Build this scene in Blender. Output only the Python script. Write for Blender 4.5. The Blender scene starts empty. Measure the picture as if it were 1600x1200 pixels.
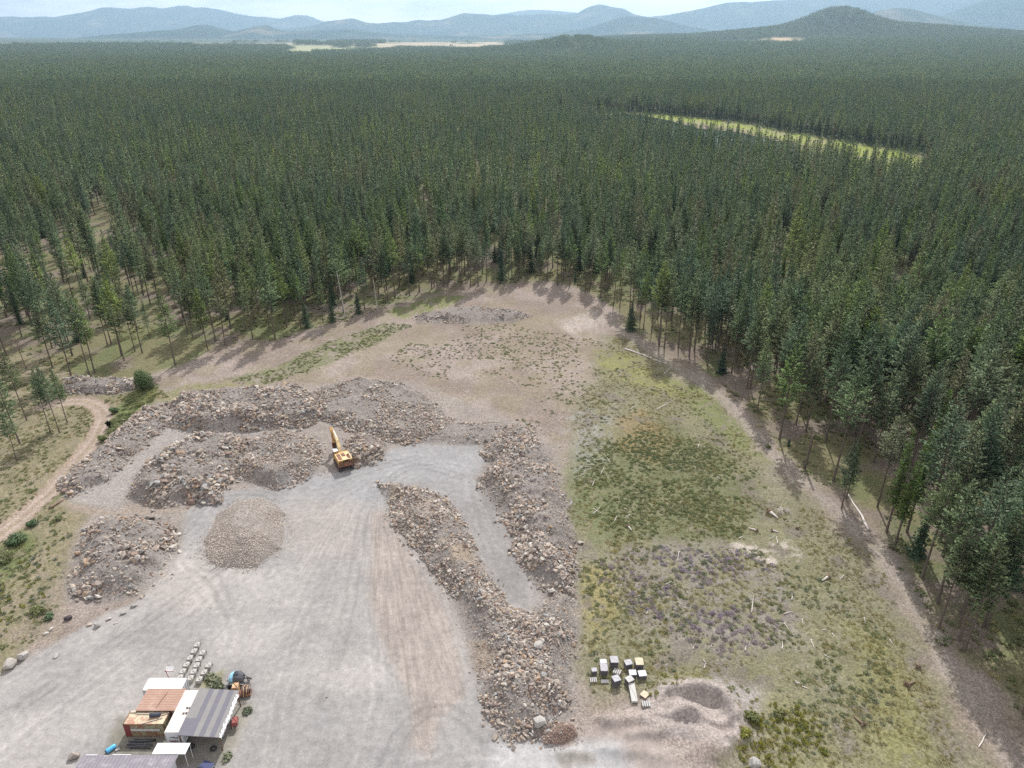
import bpy, bmesh, math, random
import numpy as np
from mathutils import Vector, Matrix, Euler
R = math.radians
SC = bpy.context.scene
ROOT = SC.collection
random.seed(7); RNG = np.random.default_rng(7)

# ------------------------------------------------------------------ camera
CAM_H = 95.0; PITCH = R(25.6); FPX = 1130.0
SP, CP = math.sin(PITCH), math.cos(PITCH)
cd = bpy.data.cameras.new('camera'); cam = bpy.data.objects.new('camera', cd); ROOT.objects.link(cam)
cam.location = (0, 0, CAM_H); cam.rotation_euler = (R(90) - PITCH, 0, 0)
cd.sensor_width = 36; cd.lens = 36 * FPX / 1600; cd.clip_start = 0.5; cd.clip_end = 120000
SC.camera = cam
# ------------------------------------------------------------------ light
SUN_AZ = R(11); SUN_EL = R(45)          # azimuth right of +Y
w = bpy.data.worlds.new("World"); SC.world = w; w.use_nodes = True
nt = w.node_tree; nt.nodes.clear()
sky = nt.nodes.new('ShaderNodeTexSky'); sky.sky_type = 'NISHITA'; sky.sun_disc = False
sky.sun_elevation = SUN_EL; sky.sun_rotation = SUN_AZ; sky.altitude = 900; sky.dust_density = 2.0
bg = nt.nodes.new('ShaderNodeBackground'); bg.inputs[1].default_value = 0.075
wo = nt.nodes.new('ShaderNodeOutputWorld')
# thin broken cloud over the blue sky
tc = nt.nodes.new('ShaderNodeTexCoord'); mp = nt.nodes.new('ShaderNodeMapping'); mp.inputs['Scale'].default_value = (2.2, 2.2, 11)
nz = nt.nodes.new('ShaderNodeTexNoise'); nz.inputs['Scale'].default_value = 1.6; nz.inputs['Detail'].default_value = 7; nz.inputs['Roughness'].default_value = .6
rp = nt.nodes.new('ShaderNodeValToRGB'); rp.color_ramp.elements[0].position = .36; rp.color_ramp.elements[1].position = .56
mx = nt.nodes.new('ShaderNodeMix'); mx.data_type = 'RGBA'; mx.inputs[7].default_value = (20.6, 19.6, 19.6, 1)
nt.links.new(tc.outputs['Generated'], mp.inputs[0]); nt.links.new(mp.outputs[0], nz.inputs[0])
nt.links.new(nz.outputs[0], rp.inputs[0]); nt.links.new(rp.outputs[0], mx.inputs[0])
nt.links.new(sky.outputs[0], mx.inputs[6]); nt.links.new(mx.outputs[2], bg.inputs[0]); nt.links.new(bg.outputs[0], wo.inputs[0])
sd = bpy.data.lights.new('sun', 'SUN'); sd.energy = 5.0; sd.angle = R(0.7); sd.color = (1, .97, .935)
sun = bpy.data.objects.new('sun', sd); ROOT.objects.link(sun)
ldir = Vector((-math.sin(SUN_AZ) * math.cos(SUN_EL), -math.cos(SUN_AZ) * math.cos(SUN_EL), -math.sin(SUN_EL)))
sun.rotation_euler = ldir.to_track_quat('-Z', 'Y').to_euler(); sun.location = (0, 0, 400)
SC.view_settings.view_transform = 'Standard'; SC.view_settings.look = 'None'
SC.view_settings.exposure = 0.05; SC.view_settings.gamma = 1.0
SC.render.engine = 'CYCLES'
SC.cycles.max_bounces = 5; SC.cycles.diffuse_bounces = 2; SC.cycles.glossy_bounces = 2
SC.cycles.transmission_bounces = 2; SC.cycles.volume_bounces = 0; SC.cycles.transparent_max_bounces = 4
SC.cycles.use_adaptive_sampling = True; SC.cycles.adaptive_threshold = 0.01; SC.cycles.use_denoising = False

# ------------------------------------------------------------------ projection helpers
def P(px, py, z=0.0):
    u = (px - 800) / FPX; v = (py - 600) / FPX
    t = (CAM_H - z) / (SP + v * CP)
    return (u * t, t * (CP - v * SP), z)
def PX(x, y, z):                                   # world -> photo pixel
    dz = CAM_H - z
    f = y * CP + dz * SP; d = -y * SP + dz * CP
    f = np.maximum(f, 1e-3)
    return 800 + FPX * x / f, 600 + FPX * d / f, f
def PP(pts, z=0.0):
    return np.array([P(a, b, z)[:2] for a, b in pts])

# ------------------------------------------------------------------ noise and shapes (numpy)
def _h(xi, yi, s):
    h = (xi.astype(np.uint32) * np.uint32(374761393) + yi.astype(np.uint32) * np.uint32(668265263) + np.uint32((s * 1442695041) & 0xffffffff))
    h = (h ^ (h >> np.uint32(13))) * np.uint32(1274126177)
    return ((h ^ (h >> np.uint32(16))) & np.uint32(0xffffff)).astype(np.float32) / 16777215.0
def vn(x, y, s=0):
    x = np.asarray(x, np.float64) + 65536.0; y = np.asarray(y, np.float64) + 65536.0
    xf = np.floor(x); yf = np.floor(y); fx = x - xf; fy = y - yf
    fx = fx * fx * (3 - 2 * fx); fy = fy * fy * (3 - 2 * fy)
    xi = xf.astype(np.int64) & 0x7fffffff; yi = yf.astype(np.int64) & 0x7fffffff
    a = _h(xi, yi, s); b = _h(xi + 1, yi, s); c = _h(xi, yi + 1, s); d = _h(xi + 1, yi + 1, s)
    return (a + (b - a) * fx) * (1 - fy) + (c + (d - c) * fx) * fy
def fbm(x, y, scale, oct=4, s=0, rough=.5):
    t = 0; a = 1; n = 0; x = np.asarray(x) / scale; y = np.asarray(y) / scale
    for i in range(oct):
        t = t + a * vn(x, y, s + i * 17); n += a; a *= rough; x = x * 2.03 + 11.3; y = y * 2.03 + 7.1
    return t / n
def sstep(a, b, x):
    t = np.clip((x - a) / (b - a), 0, 1); return t * t * (3 - 2 * t)
def sdf(poly, X, Y, m=14.0):
    """signed distance, positive inside; -99 far outside"""
    out = np.full(X.shape, -99.0)
    lo = poly.min(0) - m; hi = poly.max(0) + m
    k = np.where((X > lo[0]) & (X < hi[0]) & (Y > lo[1]) & (Y < hi[1]))
    x = X[k]; y = Y[k]
    if x.size == 0: return out
    d2 = np.full(x.shape, 1e12); ins = np.zeros(x.shape, bool)
    n = len(poly)
    for i in range(n):
        x1, y1 = poly[i]; x2, y2 = poly[(i + 1) % n]
        ex, ey = x2 - x1, y2 - y1
        t = np.clip(((x - x1) * ex + (y - y1) * ey) / (ex * ex + ey * ey + 1e-9), 0, 1)
        d2 = np.minimum(d2, (x - x1 - t * ex) ** 2 + (y - y1 - t * ey) ** 2)
        if y1 != y2:
            c = ((y1 > y) != (y2 > y)) & (x < (x2 - x1) * (y - y1) / (y2 - y1) + x1)
            ins ^= c
    d = np.sqrt(d2); out[k] = np.where(ins, d, -d)
    return out
def pld(line, X, Y, m=14.0):
    """distance to a polyline (and along), 99 far away"""
    out = np.full(X.shape, 99.0); sgn = np.zeros(X.shape)
    lo = line.min(0) - m; hi = line.max(0) + m
    k = np.where((X > lo[0]) & (X < hi[0]) & (Y > lo[1]) & (Y < hi[1]))
    x = X[k]; y = Y[k]
    if x.size == 0: return out, sgn
    best = np.full(x.shape, 1e12); sg = np.zeros(x.shape)
    for i in range(len(line) - 1):
        x1, y1 = line[i]; x2, y2 = line[i + 1]; ex, ey = x2 - x1, y2 - y1
        t = np.clip(((x - x1) * ex + (y - y1) * ey) / (ex * ex + ey * ey), 0, 1)
        d = (x - x1 - t * ex) ** 2 + (y - y1 - t * ey) ** 2
        b = d < best; best = np.where(b, d, best); sg = np.where(b, np.sign(ex * (y - y1) - ey * (x - x1)), sg)
    out[k] = np.sqrt(best); sgn[k] = sg
    return out, sgn

# ------------------------------------------------------------------ outlines traced on the ground plane
CLEAR = PP([(-500, 1500), (-200, 700), (-120, 615), (0, 608), (90, 604), (180, 598), (235, 585), (275, 574), (325, 548), (380, 535), (430, 532), (480, 513), (540, 499),
            (600, 478), (660, 462), (735, 450), (800, 441), (860, 440), (905, 450), (940, 466), (965, 484), (985, 512), (1035, 545), (1085, 568),
            (1130, 605), (1175, 640), (1215, 690), (1256, 735), (1303, 755), (1340, 800), (1385, 835), (1412, 870), (1445, 925),
            (1470, 985), (1500, 1020), (1560, 1060), (1640, 1160), (1750, 1400), (1900, 1800)])
YARD = PP([(-300, 1300), (-60, 1090), (0, 1052), (40, 1030), (90, 1003), (150, 965), (215, 940), (262, 900), (285, 850), (292, 800), (340, 772), (420, 762), (480, 742),
           (520, 748), (560, 728), (598, 708), (640, 694), (745, 696), (765, 715), (740, 745), (768, 790), (800, 850), (832, 905), (838, 945), (800, 955), (770, 905),
           (742, 860), (722, 800), (650, 757), (604, 756), (605, 800), (650, 860), (705, 950), (742, 1050), (768, 1130), (800, 1162), (880, 1152), (960, 1130), (1020, 1150), (1100, 1240), (1100, 1400), (-300, 1500)])
# rubble heaps: outline, height, edge slope width, rock size, density, name seed
HEAPS = {
 'A': ([(262, 628), (300, 612), (400, 606), (470, 604), (505, 618), (510, 645), (475, 664), (380, 668), (300, 668), (262, 660)], 3.1, 6.5, .86),
 'B': ([(495, 605), (560, 592), (640, 600), (690, 640), (690, 680), (640, 690), (585, 688), (540, 668), (500, 655)], 1.6, 6, .58),
 'C': ([(218, 640), (262, 636), (258, 668), (215, 700), (175, 745), (112, 775), (98, 752), (150, 700)], 1.7, 4, .85),
 'D': ([(282, 690), (330, 680), (400, 682), (372, 725), (352, 760), (345, 786), (228, 784), (196, 768), (225, 728)], 3.0, 6.0, .9),
 'E': ([(384, 688), (440, 668), (500, 684), (500, 735), (470, 742), (432, 762), (385, 752), (356, 735), (372, 710)], 2.4, 6, .5),
 'F': ([(540, 684), (575, 680), (600, 692), (600, 714), (565, 726), (545, 716)], 2.0, 3.5, .8),
 'G': ([(316, 842), (335, 805), (370, 784), (405, 781), (436, 800), (438, 850), (400, 880), (345, 876)], 2.6, 8, .22),
 'H': ([(130, 822), (180, 806), (262, 808), (276, 830), (262, 880), (215, 925), (155, 938), (104, 925), (106, 890), (120, 850)], 2.6, 7, .82),
 'I': ([(594, 756), (640, 754), (700, 776), (728, 812), (748, 870), (790, 945), (838, 958), (862, 925), (900, 930), (902, 980), (893, 1050), (893, 1110), (862, 1144),
        (800, 1152), (768, 1120), (748, 1040), (712, 945), (655, 858), (610, 815)], 2.5, 7, .56),
 'J': ([(750, 704), (790, 664), (828, 662), (858, 706), (882, 770), (898, 850), (902, 935), (862, 930), (838, 915), (806, 850), (772, 790), (745, 745), (768, 716)], 3.0, 7.5, .66),
 'K': ([(590, 640), (660, 640), (720, 660), (790, 660), (800, 690), (742, 694), (640, 690)], .9, 5, .55),
 'L': ([(650, 492), (720, 478), (800, 484), (830, 492), (800, 502), (700, 503), (655, 502)], 1.5, 4, .6),
 'M': ([(98, 596), (150, 590), (214, 592), (212, 606), (180, 614), (120, 612), (98, 606)], 1.6, 3.5, .75),
 'N': ([(850, 1146), (872, 1136), (898, 1140), (904, 1154), (880, 1162), (856, 1160)], 1.0, 2, .16),
 'O': ([(866, 1180), (895, 1172), (925, 1180), (930, 1196), (880, 1200)], .5, 2, 0),
}
for k in HEAPS:
    h = HEAPS[k]; HEAPS[k] = (PP(h[0], h[1] * .35), h[1] * 1.2, h[2] * .72, h[3])
ROAD = PP([(70, 634), (95, 628), (130, 624), (156, 634), (163, 652), (150, 682), (118, 722), (80, 765), (38, 803), (-20, 850), (-120, 920)])
TRAIL = PP([(955, 505), (985, 525), (1030, 555), (1085, 590), (1140, 632), (1190, 690), (1250, 750), (1310, 800), (1375, 862), (1425, 925), (1460, 990), (1495, 1060), (1540, 1130), (1600, 1230)])
PIT = PP([(1012, 1112), (1040, 1082), (1090, 1078), (1128, 1092), (1148, 1120), (1152, 1150), (1130, 1166), (1080, 1150), (1040, 1140), (1010, 1130)])
BERMS = [(PP(l), h_, w_) for l, h_, w_ in (([(945, 1128), (975, 1123), (1010, 1127), (1040, 1122), (1075, 1124)], .9, 1.0), ([(985, 1150), (1010, 1145), (1030, 1147)], .7, .8), ([(1075, 1118), (1110, 1132), (1148, 1128)], .7, .7), ([(1100, 1145), (1145, 1162)], .6, .7), ([(1060, 1108), (1062, 1112)], 1.3, 1.5), ([(1055, 1135), (1085, 1150), (1100, 1170)], .8, 2.2), ([(955, 1175), (1000, 1172), (1040, 1190)], .6, 1.2), ([(1090, 1185), (1130, 1178)], .6, 1.5))]
MARSH = PP([(860, 174), (900, 174), (1000, 176), (1060, 181), (1150, 190), (1240, 208), (1330, 222), (1430, 239), (1455, 247), (1430, 283), (1330, 268), (1240, 254), (1150, 238), (1060, 222), (1000, 205), (900, 189), (860, 182)])
SHORE = PP([(1000, 175.5), (1060, 180.5), (1150, 190), (1240, 207), (1330, 222), (1430, 239), (1480, 256), (1430, 300), (1330, 240), (1240, 220), (1150, 200), (1090, 193), (1040, 187), (1000, 180)])
GLADES = [PP(p) for p in ([(255, 300), (300, 296), (310, 316), (265, 322)], [(1385, 440), (1420, 440), (1430, 490), (1395, 490)], [(1200, 395), (1235, 392), (1240, 420), (1205, 425)], [(640, 330), (668, 328), (670, 345), (640, 348)], [(90, 455), (125, 450), (140, 500), (100, 505)], [(30, 560), (60, 556), (75, 590), (30, 596)], [(150, 330), (172, 335), (185, 395), (180, 425), (140, 400)], [(10, 405), (62, 398), (75, 430), (20, 440)], [(1085, 1100), (1086, 1100), (1086, 1101)])]

def heights(X, Y):
    """terrain height; X, Y numpy arrays"""
    Z = .5 * (fbm(X, Y, 30, 3, 5) - .5) + .18 * (fbm(X, Y, 6, 3, 9) - .5)
    near = (Y < 420) & (np.abs(X) < 260)
    kk = np.where(near); x = X[kk]; y = Y[kk]; z = np.zeros(x.shape)
    wx = 4.2 * (fbm(x, y, 9, 4, 31) - .5); wy = 4.2 * (fbm(x, y, 9, 4, 41) - .5)
    lump = fbm(x, y, 6, 4, 77, .6)
    for n, (pl, h, e, rs) in HEAPS.items():
        d = sdf(pl, x + wx, y + wy)
        m = sstep(-.6, e, d)
        if n in 'GN': m = np.clip((d + .4) / e, 0, 1) ** .9; z = np.maximum(z, h * m * (.9 + .2 * lump)); continue
        if n == 'O': z = np.maximum(z, h * m); continue
        z = np.maximum(z, h * m * (.5 + .85 * lump) + .25 * m * (vn(x / .9, y / .9, 3) - .5) * min(1, rs))
    d = sdf(PIT, x + wx * .3, y + wy * .3)
    pc = PIT.mean(0); pa_ = np.arctan2(y - pc[1], x - pc[0]); ne = .5 + .5 * np.cos(pa_ - .75)
    bank = np.where(d > 0, np.exp(-(d / .8) ** 2), np.exp(-(d / 2.6) ** 2)) * (d > -50)
    z = z + bank * (1.7 * ne ** 2 + .25) - .5 * sstep(0, 2, d) + sstep(.5, 2, d) * (.5 * (fbm(x, y, 4, 3, 55) - .4) + .16 * np.sin(x * .5 + y * 2.4 + 2 * fbm(x, y, 5, 2, 56)))
    for ln, hh, ww in BERMS:
        dl, sg = pld(ln, x + wx * .4, y + wy * .4); z = z + hh * np.exp(-(dl / np.where(sg > 0, ww * 1.6, ww)) ** 2) * (.5 + lump)
    dr, _ = pld(ROAD, x, y); z = z - .35 * sstep(3.4, 1.5, dr)
    dd, _ = pld(TRAIL, x, y); z = z - .15 * sstep(3, 1, dd)
    # yard is graded flat; the grassy bank falls away to the dirt road
    yd = sdf(YARD, x, y); flat = sstep(-1, 4, yd)
    zb = Z[kk]; Z[kk] = zb * (1 - .75 * flat) + z
    # marsh a little lower than the forest
    Z = Z - 1.5 * sstep(-10, 12, sdf(MARSH, X, Y, 40))
    # far relief
    r = np.hypot(X, Y)
    az = X / np.maximum(Y, 1)
    far = sstep(3800, 8500, r)
    Z = Z + far * (48 + 26 * (fbm(X, Y, 1500, 3, 101) - .5)) + sstep(2600, 5400, r) * sstep(.0, .18, az) * 52
    Z = Z + sstep(9000, 16000, r) * 40
    def g(px, D, h, sx, sy):
        cx = (px - 800) / 1253 * D
        return h * np.exp(-((X - cx) / sx) ** 2 / 2 - ((Y - D) / sy) ** 2 / 2)
    Z = Z + g(1305, 6200, 125, 190, 300) + g(1370, 6300, 88, 620, 500) + g(1180, 6300, 30, 300, 400)
    Z = Z + g(900, 4300, 44, 150, 250) + g(840, 4400, 32, 300, 280)
    return Z
def H1(x, y): return float(heights(np.array([float(x)]), np.array([float(y)]))[0])
def G(px, py, dz=0.0):
    """point of the terrain seen at a photo pixel"""
    z = 0.0
    for _ in range(6):
        x, y, _z = P(px, py, z); z = .5 * z + .5 * H1(x, y)
    x, y, _z = P(px, py, z)
    return Vector((x, y, H1(x, y) + dz))

# ------------------------------------------------------------------ object helpers
def tag(o, label=None, cat=None, group=None, kind=None):
    if label: o['label'] = label
    if cat: o['category'] = cat
    if group: o['group'] = group
    if kind: o['kind'] = kind
    return o
def empty(name, loc, rz=0, label=None, cat=None, group=None):
    o = bpy.data.objects.new(name, None); ROOT.objects.link(o); o.location = loc; o.rotation_euler = (0, 0, rz)
    o.empty_display_size = .3
    return tag(o, label, cat, group)
class MB:
    def __init__(s): s.v = []; s.f = []; s.m = []; s.mats = []; s.mi = 0
    def mat(s, m):
        if m not in s.mats: s.mats.append(m)
        s.mi = s.mats.index(m); return s
    def add(s, vs, fs):
        b = len(s.v); s.v += [tuple(v) for v in vs]; s.f += [tuple(b + i for i in f) for f in fs]; s.m += [s.mi] * len(fs); return s
    def box(s, c, d, rot=None, taper=1.0, bev=0.0):
        hx, hy, hz = d[0] / 2, d[1] / 2, d[2] / 2
        M = rot if rot is not None else Matrix.Identity(3)
        if bev > 0:
            vs = []; b = min(bev, hx * .8, hy * .8, hz * .8)
            for z, k in ((-hz, b), (-hz + b, 0), (hz - b, 0), (hz, b)):
                tt = taper if z > 0 else 1
                for sx, sy in ((-1, -1), (1, -1), (1, 1), (-1, 1)):
                    for q in ((0, 1), (1, 0)) if sx * sy < 0 else ((1, 0), (0, 1)):
                        X = sx * (hx - (b if q[0] else 0) - k * .5) * tt; Y = sy * (hy - (b if q[1] else 0) - k * .5) * tt
                        vs.append(M @ Vector((X, Y, z)) + Vector(c))
            fs = [tuple(range(7, -1, -1)), tuple(range(24, 32))]
            for r_ in range(3):
                for i in range(8):
                    j = (i + 1) % 8; fs.append((r_ * 8 + i, r_ * 8 + j, r_ * 8 + 8 + j, r_ * 8 + 8 + i))
            return s.add(vs, fs)
        vs = [M @ Vector((sx * hx * (taper if sz > 0 else 1), sy * hy * (taper if sz > 0 else 1), sz * hz)) + Vector(c) for sz in (-1, 1) for sx, sy in ((-1, -1), (1, -1), (1, 1), (-1, 1))]
        return s.add(vs, [(3, 2, 1, 0), (4, 5, 6, 7), (0, 1, 5, 4), (1, 2, 6, 5), (2, 3, 7, 6), (3, 0, 4, 7)])
    def tube(s, a, b, r1, r2=None, n=8, cap=True):
        a = Vector(a); b = Vector(b); r2 = r1 if r2 is None else r2
        q = (b - a).to_track_quat('Z', 'Y').to_matrix()
        vs = []
        for p, r in ((a, r1), (b, r2)):
            for i in range(n):
                t = 2 * math.pi * i / n; vs.append(p + q @ Vector((r * math.cos(t), r * math.sin(t), 0)))
        fs = [(i, (i + 1) % n, n + (i + 1) % n, n + i) for i in range(n)]
        if cap: fs += [tuple(range(n - 1, -1, -1)), tuple(range(n, 2 * n))]
        return s.add(vs, fs)
    def chain(s, pts, rad, n=7):
        pts = [Vector(p) for p in pts]; vs = []; m = len(pts)
        for i, p in enumerate(pts):
            d = (pts[min(i + 1, m - 1)] - pts[max(i - 1, 0)]).normalized(); q = d.to_track_quat('Z', 'Y').to_matrix()
            for k in range(n):
                t = 2 * math.pi * k / n; vs.append(p + q @ Vector((rad[i] * math.cos(t), rad[i] * math.sin(t), 0)))
        fs = [(i * n + k, i * n + (k + 1) % n, (i + 1) * n + (k + 1) % n, (i + 1) * n + k) for i in range(m - 1) for k in range(n)]
        fs += [tuple(range(n - 1, -1, -1)), tuple(range((m - 1) * n, m * n))]
        return s.add(vs, fs)
    def prism(s, prof, y0, y1, M=None, off=(0, 0, 0)):
        """prof: (a, z) outline in the XZ plane extruded along Y"""
        M = M or Matrix.Identity(3); o = Vector(off); n = len(prof)
        vs = [M @ Vector((a, y0, z)) + o for a, z in prof] + [M @ Vector((a, y1, z)) + o for a, z in prof]
        fs = [tuple(range(n)), tuple(range(2 * n - 1, n - 1, -1))] + [(i, n + i, n + (i + 1) % n, (i + 1) % n) for i in range(n)]
        return s.add(vs, fs)
    def mesh(s, name, smooth=False):
        me = bpy.data.meshes.new(name); me.from_pydata(s.v, [], s.f)
        for m in s.mats: me.materials.append(m)
        if len(s.mats) > 1: me.polygons.foreach_set('material_index', s.m)
        if smooth: me.polygons.foreach_set('use_smooth', [True] * len(s.f))
        me.update(); return me
    def build(s, name, parent=None, smooth=False, loc=None, rz=0):
        o = bpy.data.objects.new(name, s.mesh(name, smooth)); ROOT.objects.link(o)
        if parent is not None: o.parent = parent
        if loc is not None: o.location = loc; o.rotation_euler = (0, 0, rz)
        return o
def RX(a): return Matrix.Rotation(a, 3, 'X')
def RY(a): return Matrix.Rotation(a, 3, 'Y')
def RZ(a): return Matrix.Rotation(a, 3, 'Z')
def meshnp(name, V, F, mats, mi=None, tint=None, smooth=False):
    """fast mesh from numpy: F (n,k) constant k, or list of such"""
    me = bpy.data.meshes.new(name)
    Fs = F if isinstance(F, list) else [F]
    Fs = [f for f in Fs if len(f)]
    me.vertices.add(len(V)); me.vertices.foreach_set('co', np.asarray(V, np.float32).ravel())
    nl = sum(f.size for f in Fs); nf = sum(len(f) for f in Fs)
    me.loops.add(nl); me.loops.foreach_set('vertex_index', np.concatenate([f.ravel() for f in Fs]).astype(np.int32))
    me.polygons.add(nf)
    tot = np.concatenate([np.full(len(f), f.shape[1]) for f in Fs]); st = np.concatenate([[0], np.cumsum(tot)[:-1]])
    me.polygons.foreach_set('loop_start', st.astype(np.int32))
    for m in mats: me.materials.append(m)
    if mi is not None: me.polygons.foreach_set('material_index', np.asarray(mi, np.int32))
    if smooth: me.polygons.foreach_set('use_smooth', np.ones(nf, bool))
    me.update(calc_edges=True)
    if tint is not None:
        a = me.attributes.new('tint', 'FLOAT', 'POINT'); a.data.foreach_set('value', np.asarray(tint, np.float32))
    return me

# ------------------------------------------------------------------ materials
def newmat(name):
    m = bpy.data.materials.new(name); m.use_nodes = True; m.node_tree.nodes.clear()
    return m, m.node_tree.nodes, m.node_tree.links
def nd(N, t, **kw):
    n = N.new(t)
    for k, v in kw.items():
        if k in ('op',): n.operation = v
        elif k == 'bt': n.blend_type = v
        else: setattr(n, k, v)
    return n
def mixc(N, L, a, b, f, bt='MIX'):
    n = N.new('ShaderNodeMix'); n.data_type = 'RGBA'; n.blend_type = bt
    for s, v in ((6, a), (7, b), (0, f)):
        if hasattr(v, 'links'): L.new(v, n.inputs[s])
        else: n.inputs[s].default_value = (*v, 1) if s else v
    return n.outputs[2]
def mth(N, L, op, a, b=0.0, c=None):
    n = N.new('ShaderNodeMath'); n.operation = op
    for i, v in enumerate((a, b) if c is None else (a, b, c)):
        if hasattr(v, 'links'): L.new(v, n.inputs[i])
        else: n.inputs[i].default_value = v
    return n.outputs[0]
def noise(N, L, vec, scale, det=4, rough=.6, dist=0):
    n = N.new('ShaderNodeTexNoise'); n.inputs['Scale'].default_value = scale; n.inputs['Detail'].default_value = det
    n.inputs['Roughness'].default_value = rough; n.inputs['Distortion'].default_value = dist
    if vec is not None: L.new(vec, n.inputs['Vector'])
    return n.outputs['Fac']
def ramp(N, L, f, stops, interp='LINEAR'):
    n = N.new('ShaderNodeValToRGB'); e = n.color_ramp; e.interpolation = interp
    while len(e.elements) > 1: e.elements.remove(e.elements[-1])
    e.elements[0].position = stops[0][0]; e.elements[0].color = (*stops[0][1], 1) if len(stops[0][1]) == 3 else stops[0][1]
    for p, c in stops[1:]:
        q = e.elements.new(p); q.color = (*c, 1)
    L.new(f, n.inputs[0]); return n.outputs[0]
def simple(name, col, rough=.7, metal=0.0, var=.25, scale=1.5, dirt=None, dirt_amt=.4, spec=.4, bump=0.0):
    """painted or worn surface: base colour broken by noise and patches of dirt or rust"""
    m, N, L = newmat(name); o = N.new('ShaderNodeOutputMaterial'); b = N.new('ShaderNodeBsdfPrincipled')
    tcn = N.new('ShaderNodeTexCoord'); v = tcn.outputs['Object']
    n1 = noise(N, L, v, scale, 6, .65)
    c = mixc(N, L, tuple(x * (1 - var) for x in col), tuple(min(1, x * (1 + var)) for x in col), n1)
    if dirt:
        n2 = noise(N, L, v, scale * .7 + .3, 8, .72, .4)
        f = ramp(N, L, n2, [(.62 - dirt_amt * .35, (0, 0, 0)), (.75 - dirt_amt * .35, (1, 1, 1))])
        c = mixc(N, L, c, dirt, f)
    L.new(c, b.inputs['Base Color']); b.inputs['Roughness'].default_value = rough; b.inputs['Metallic'].default_value = metal
    b.inputs['Specular IOR Level'].default_value = spec
    if bump:
        bp = N.new('ShaderNodeBump'); bp.inputs['Strength'].default_value = bump; bp.inputs['Distance'].default_value = .05
        L.new(noise(N, L, v, scale * 6, 4), bp.inputs['Height']); L.new(bp.outputs[0], b.inputs['Normal'])
    L.new(b.outputs[0], o.inputs[0]); return m
def foliage(name, stops, transl=.25, dark=.6):
    """stops: colour ramp over per-tree random; tint attribute varies clumps"""
    m, N, L = newmat(name); o = N.new('ShaderNodeOutputMaterial')
    oi = N.new('ShaderNodeObjectInfo'); at = N.new('ShaderNodeAttribute'); at.attribute_name = 'tint'
    tn = N.new('ShaderNodeAttribute'); tn.attribute_name = 'treerand'
    rr = mth(N, L, 'FRACT', mth(N, L, 'ADD', oi.outputs['Random'], tn.outputs['Fac']))
    c = ramp(N, L, rr, stops)
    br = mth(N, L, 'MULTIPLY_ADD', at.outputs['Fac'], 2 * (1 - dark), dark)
    gp = N.new('ShaderNodeNewGeometry'); nf = noise(N, L, gp.outputs['Position'], .012, 5, .7)
    c = mixc(N, L, c, ramp(N, L, nf, [(.35, (.78, .86, .90)), (.5, (1, 1, 1)), (.66, (1.18, 1.10, .88))]), 1.0, 'MULTIPLY')
    mul = N.new('ShaderNodeVectorMath'); mul.operation = 'SCALE'; L.new(c, mul.inputs[0]); L.new(br, mul.inputs[3])
    d = N.new('ShaderNodeBsdfDiffuse'); t = N.new('ShaderNodeBsdfTranslucent'); g = N.new('ShaderNodeBsdfGlossy')
    g.inputs['Roughness'].default_value = .45; g.inputs[0].default_value = (.9, .9, .85, 1)
    L.new(mul.outputs[0], d.inputs[0]); L.new(mul.outputs[0], t.inputs[0])
    if 'needles' in name:                       # shade the crown as one soft shape instead of as loose cards
        cnn = N.new('ShaderNodeAttribute'); cnn.attribute_name = 'cn'; vt = N.new('ShaderNodeVectorTransform'); vt.vector_type = 'NORMAL'; vt.convert_from = 'OBJECT'; vt.convert_to = 'WORLD'
        L.new(cnn.outputs['Vector'], vt.inputs[0]); L.new(vt.outputs[0], d.inputs['Normal'])
    m1 = N.new('ShaderNodeMixShader'); m1.inputs[0].default_value = transl; L.new(d.outputs[0], m1.inputs[1]); L.new(t.outputs[0], m1.inputs[2])
    m2 = N.new('ShaderNodeMixShader'); m2.inputs[0].default_value = .015; L.new(m1.outputs[0], m2.inputs[1]); L.new(g.outputs[0], m2.inputs[2])
    L.new(m2.outputs[0], o.inputs[0]); return m
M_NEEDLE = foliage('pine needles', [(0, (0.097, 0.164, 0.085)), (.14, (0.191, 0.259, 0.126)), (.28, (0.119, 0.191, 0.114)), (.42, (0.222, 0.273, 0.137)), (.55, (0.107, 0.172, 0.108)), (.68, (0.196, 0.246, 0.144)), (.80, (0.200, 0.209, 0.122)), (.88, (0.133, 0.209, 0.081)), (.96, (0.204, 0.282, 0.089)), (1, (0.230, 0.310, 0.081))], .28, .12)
M_LARCH = foliage('larch needles', [(0, (.085, .150, .030)), (1, (.11, .18, .04))], .35)
M_SPRUCE = foliage('spruce needles', [(0, (.065, .115, .072)), (1, (.095, .150, .085))], .2, .3)
M_LEAF = foliage('broad leaves', [(0, (.10, .15, .07)), (1, (.14, .19, .10))], .3)
M_WEED = foliage('green weeds', [(0, (.15, .185, .08)), (.5, (.19, .215, .095)), (1, (.235, .24, .115))], .4, .6)
M_DRY = foliage('dry grass', [(0, (.26, .23, .11)), (.5, (.32, .28, .11)), (1, (.24, .22, .13))], .25)
M_PURPLE = foliage('knapweed', [(0, (.31, .26, .31)), (.5, (.36, .31, .37)), (1, (.30, .27, .25))], .35)
M_SAGE = foliage('grey green weeds', [(0, (.15, .17, .11)), (1, (.20, .215, .14))], .2)
M_YEL = foliage('yellow weeds', [(0, (.30, .29, .06)), (1, (.24, .26, .07))], .25)
M_BARK = simple('bark', (.12, .095, .078), .9, var=.4, scale=1.2)
M_DEAD = simple('dead grey wood', (.55, .51, .46), .9, var=.25, scale=3)
M_BROWNWOOD = simple('brown wood', (.20, .145, .10), .9, var=.35, scale=3)
M_BIRCH = simple('pale bark', (.42, .40, .36), .9, var=.25, scale=3)

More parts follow.
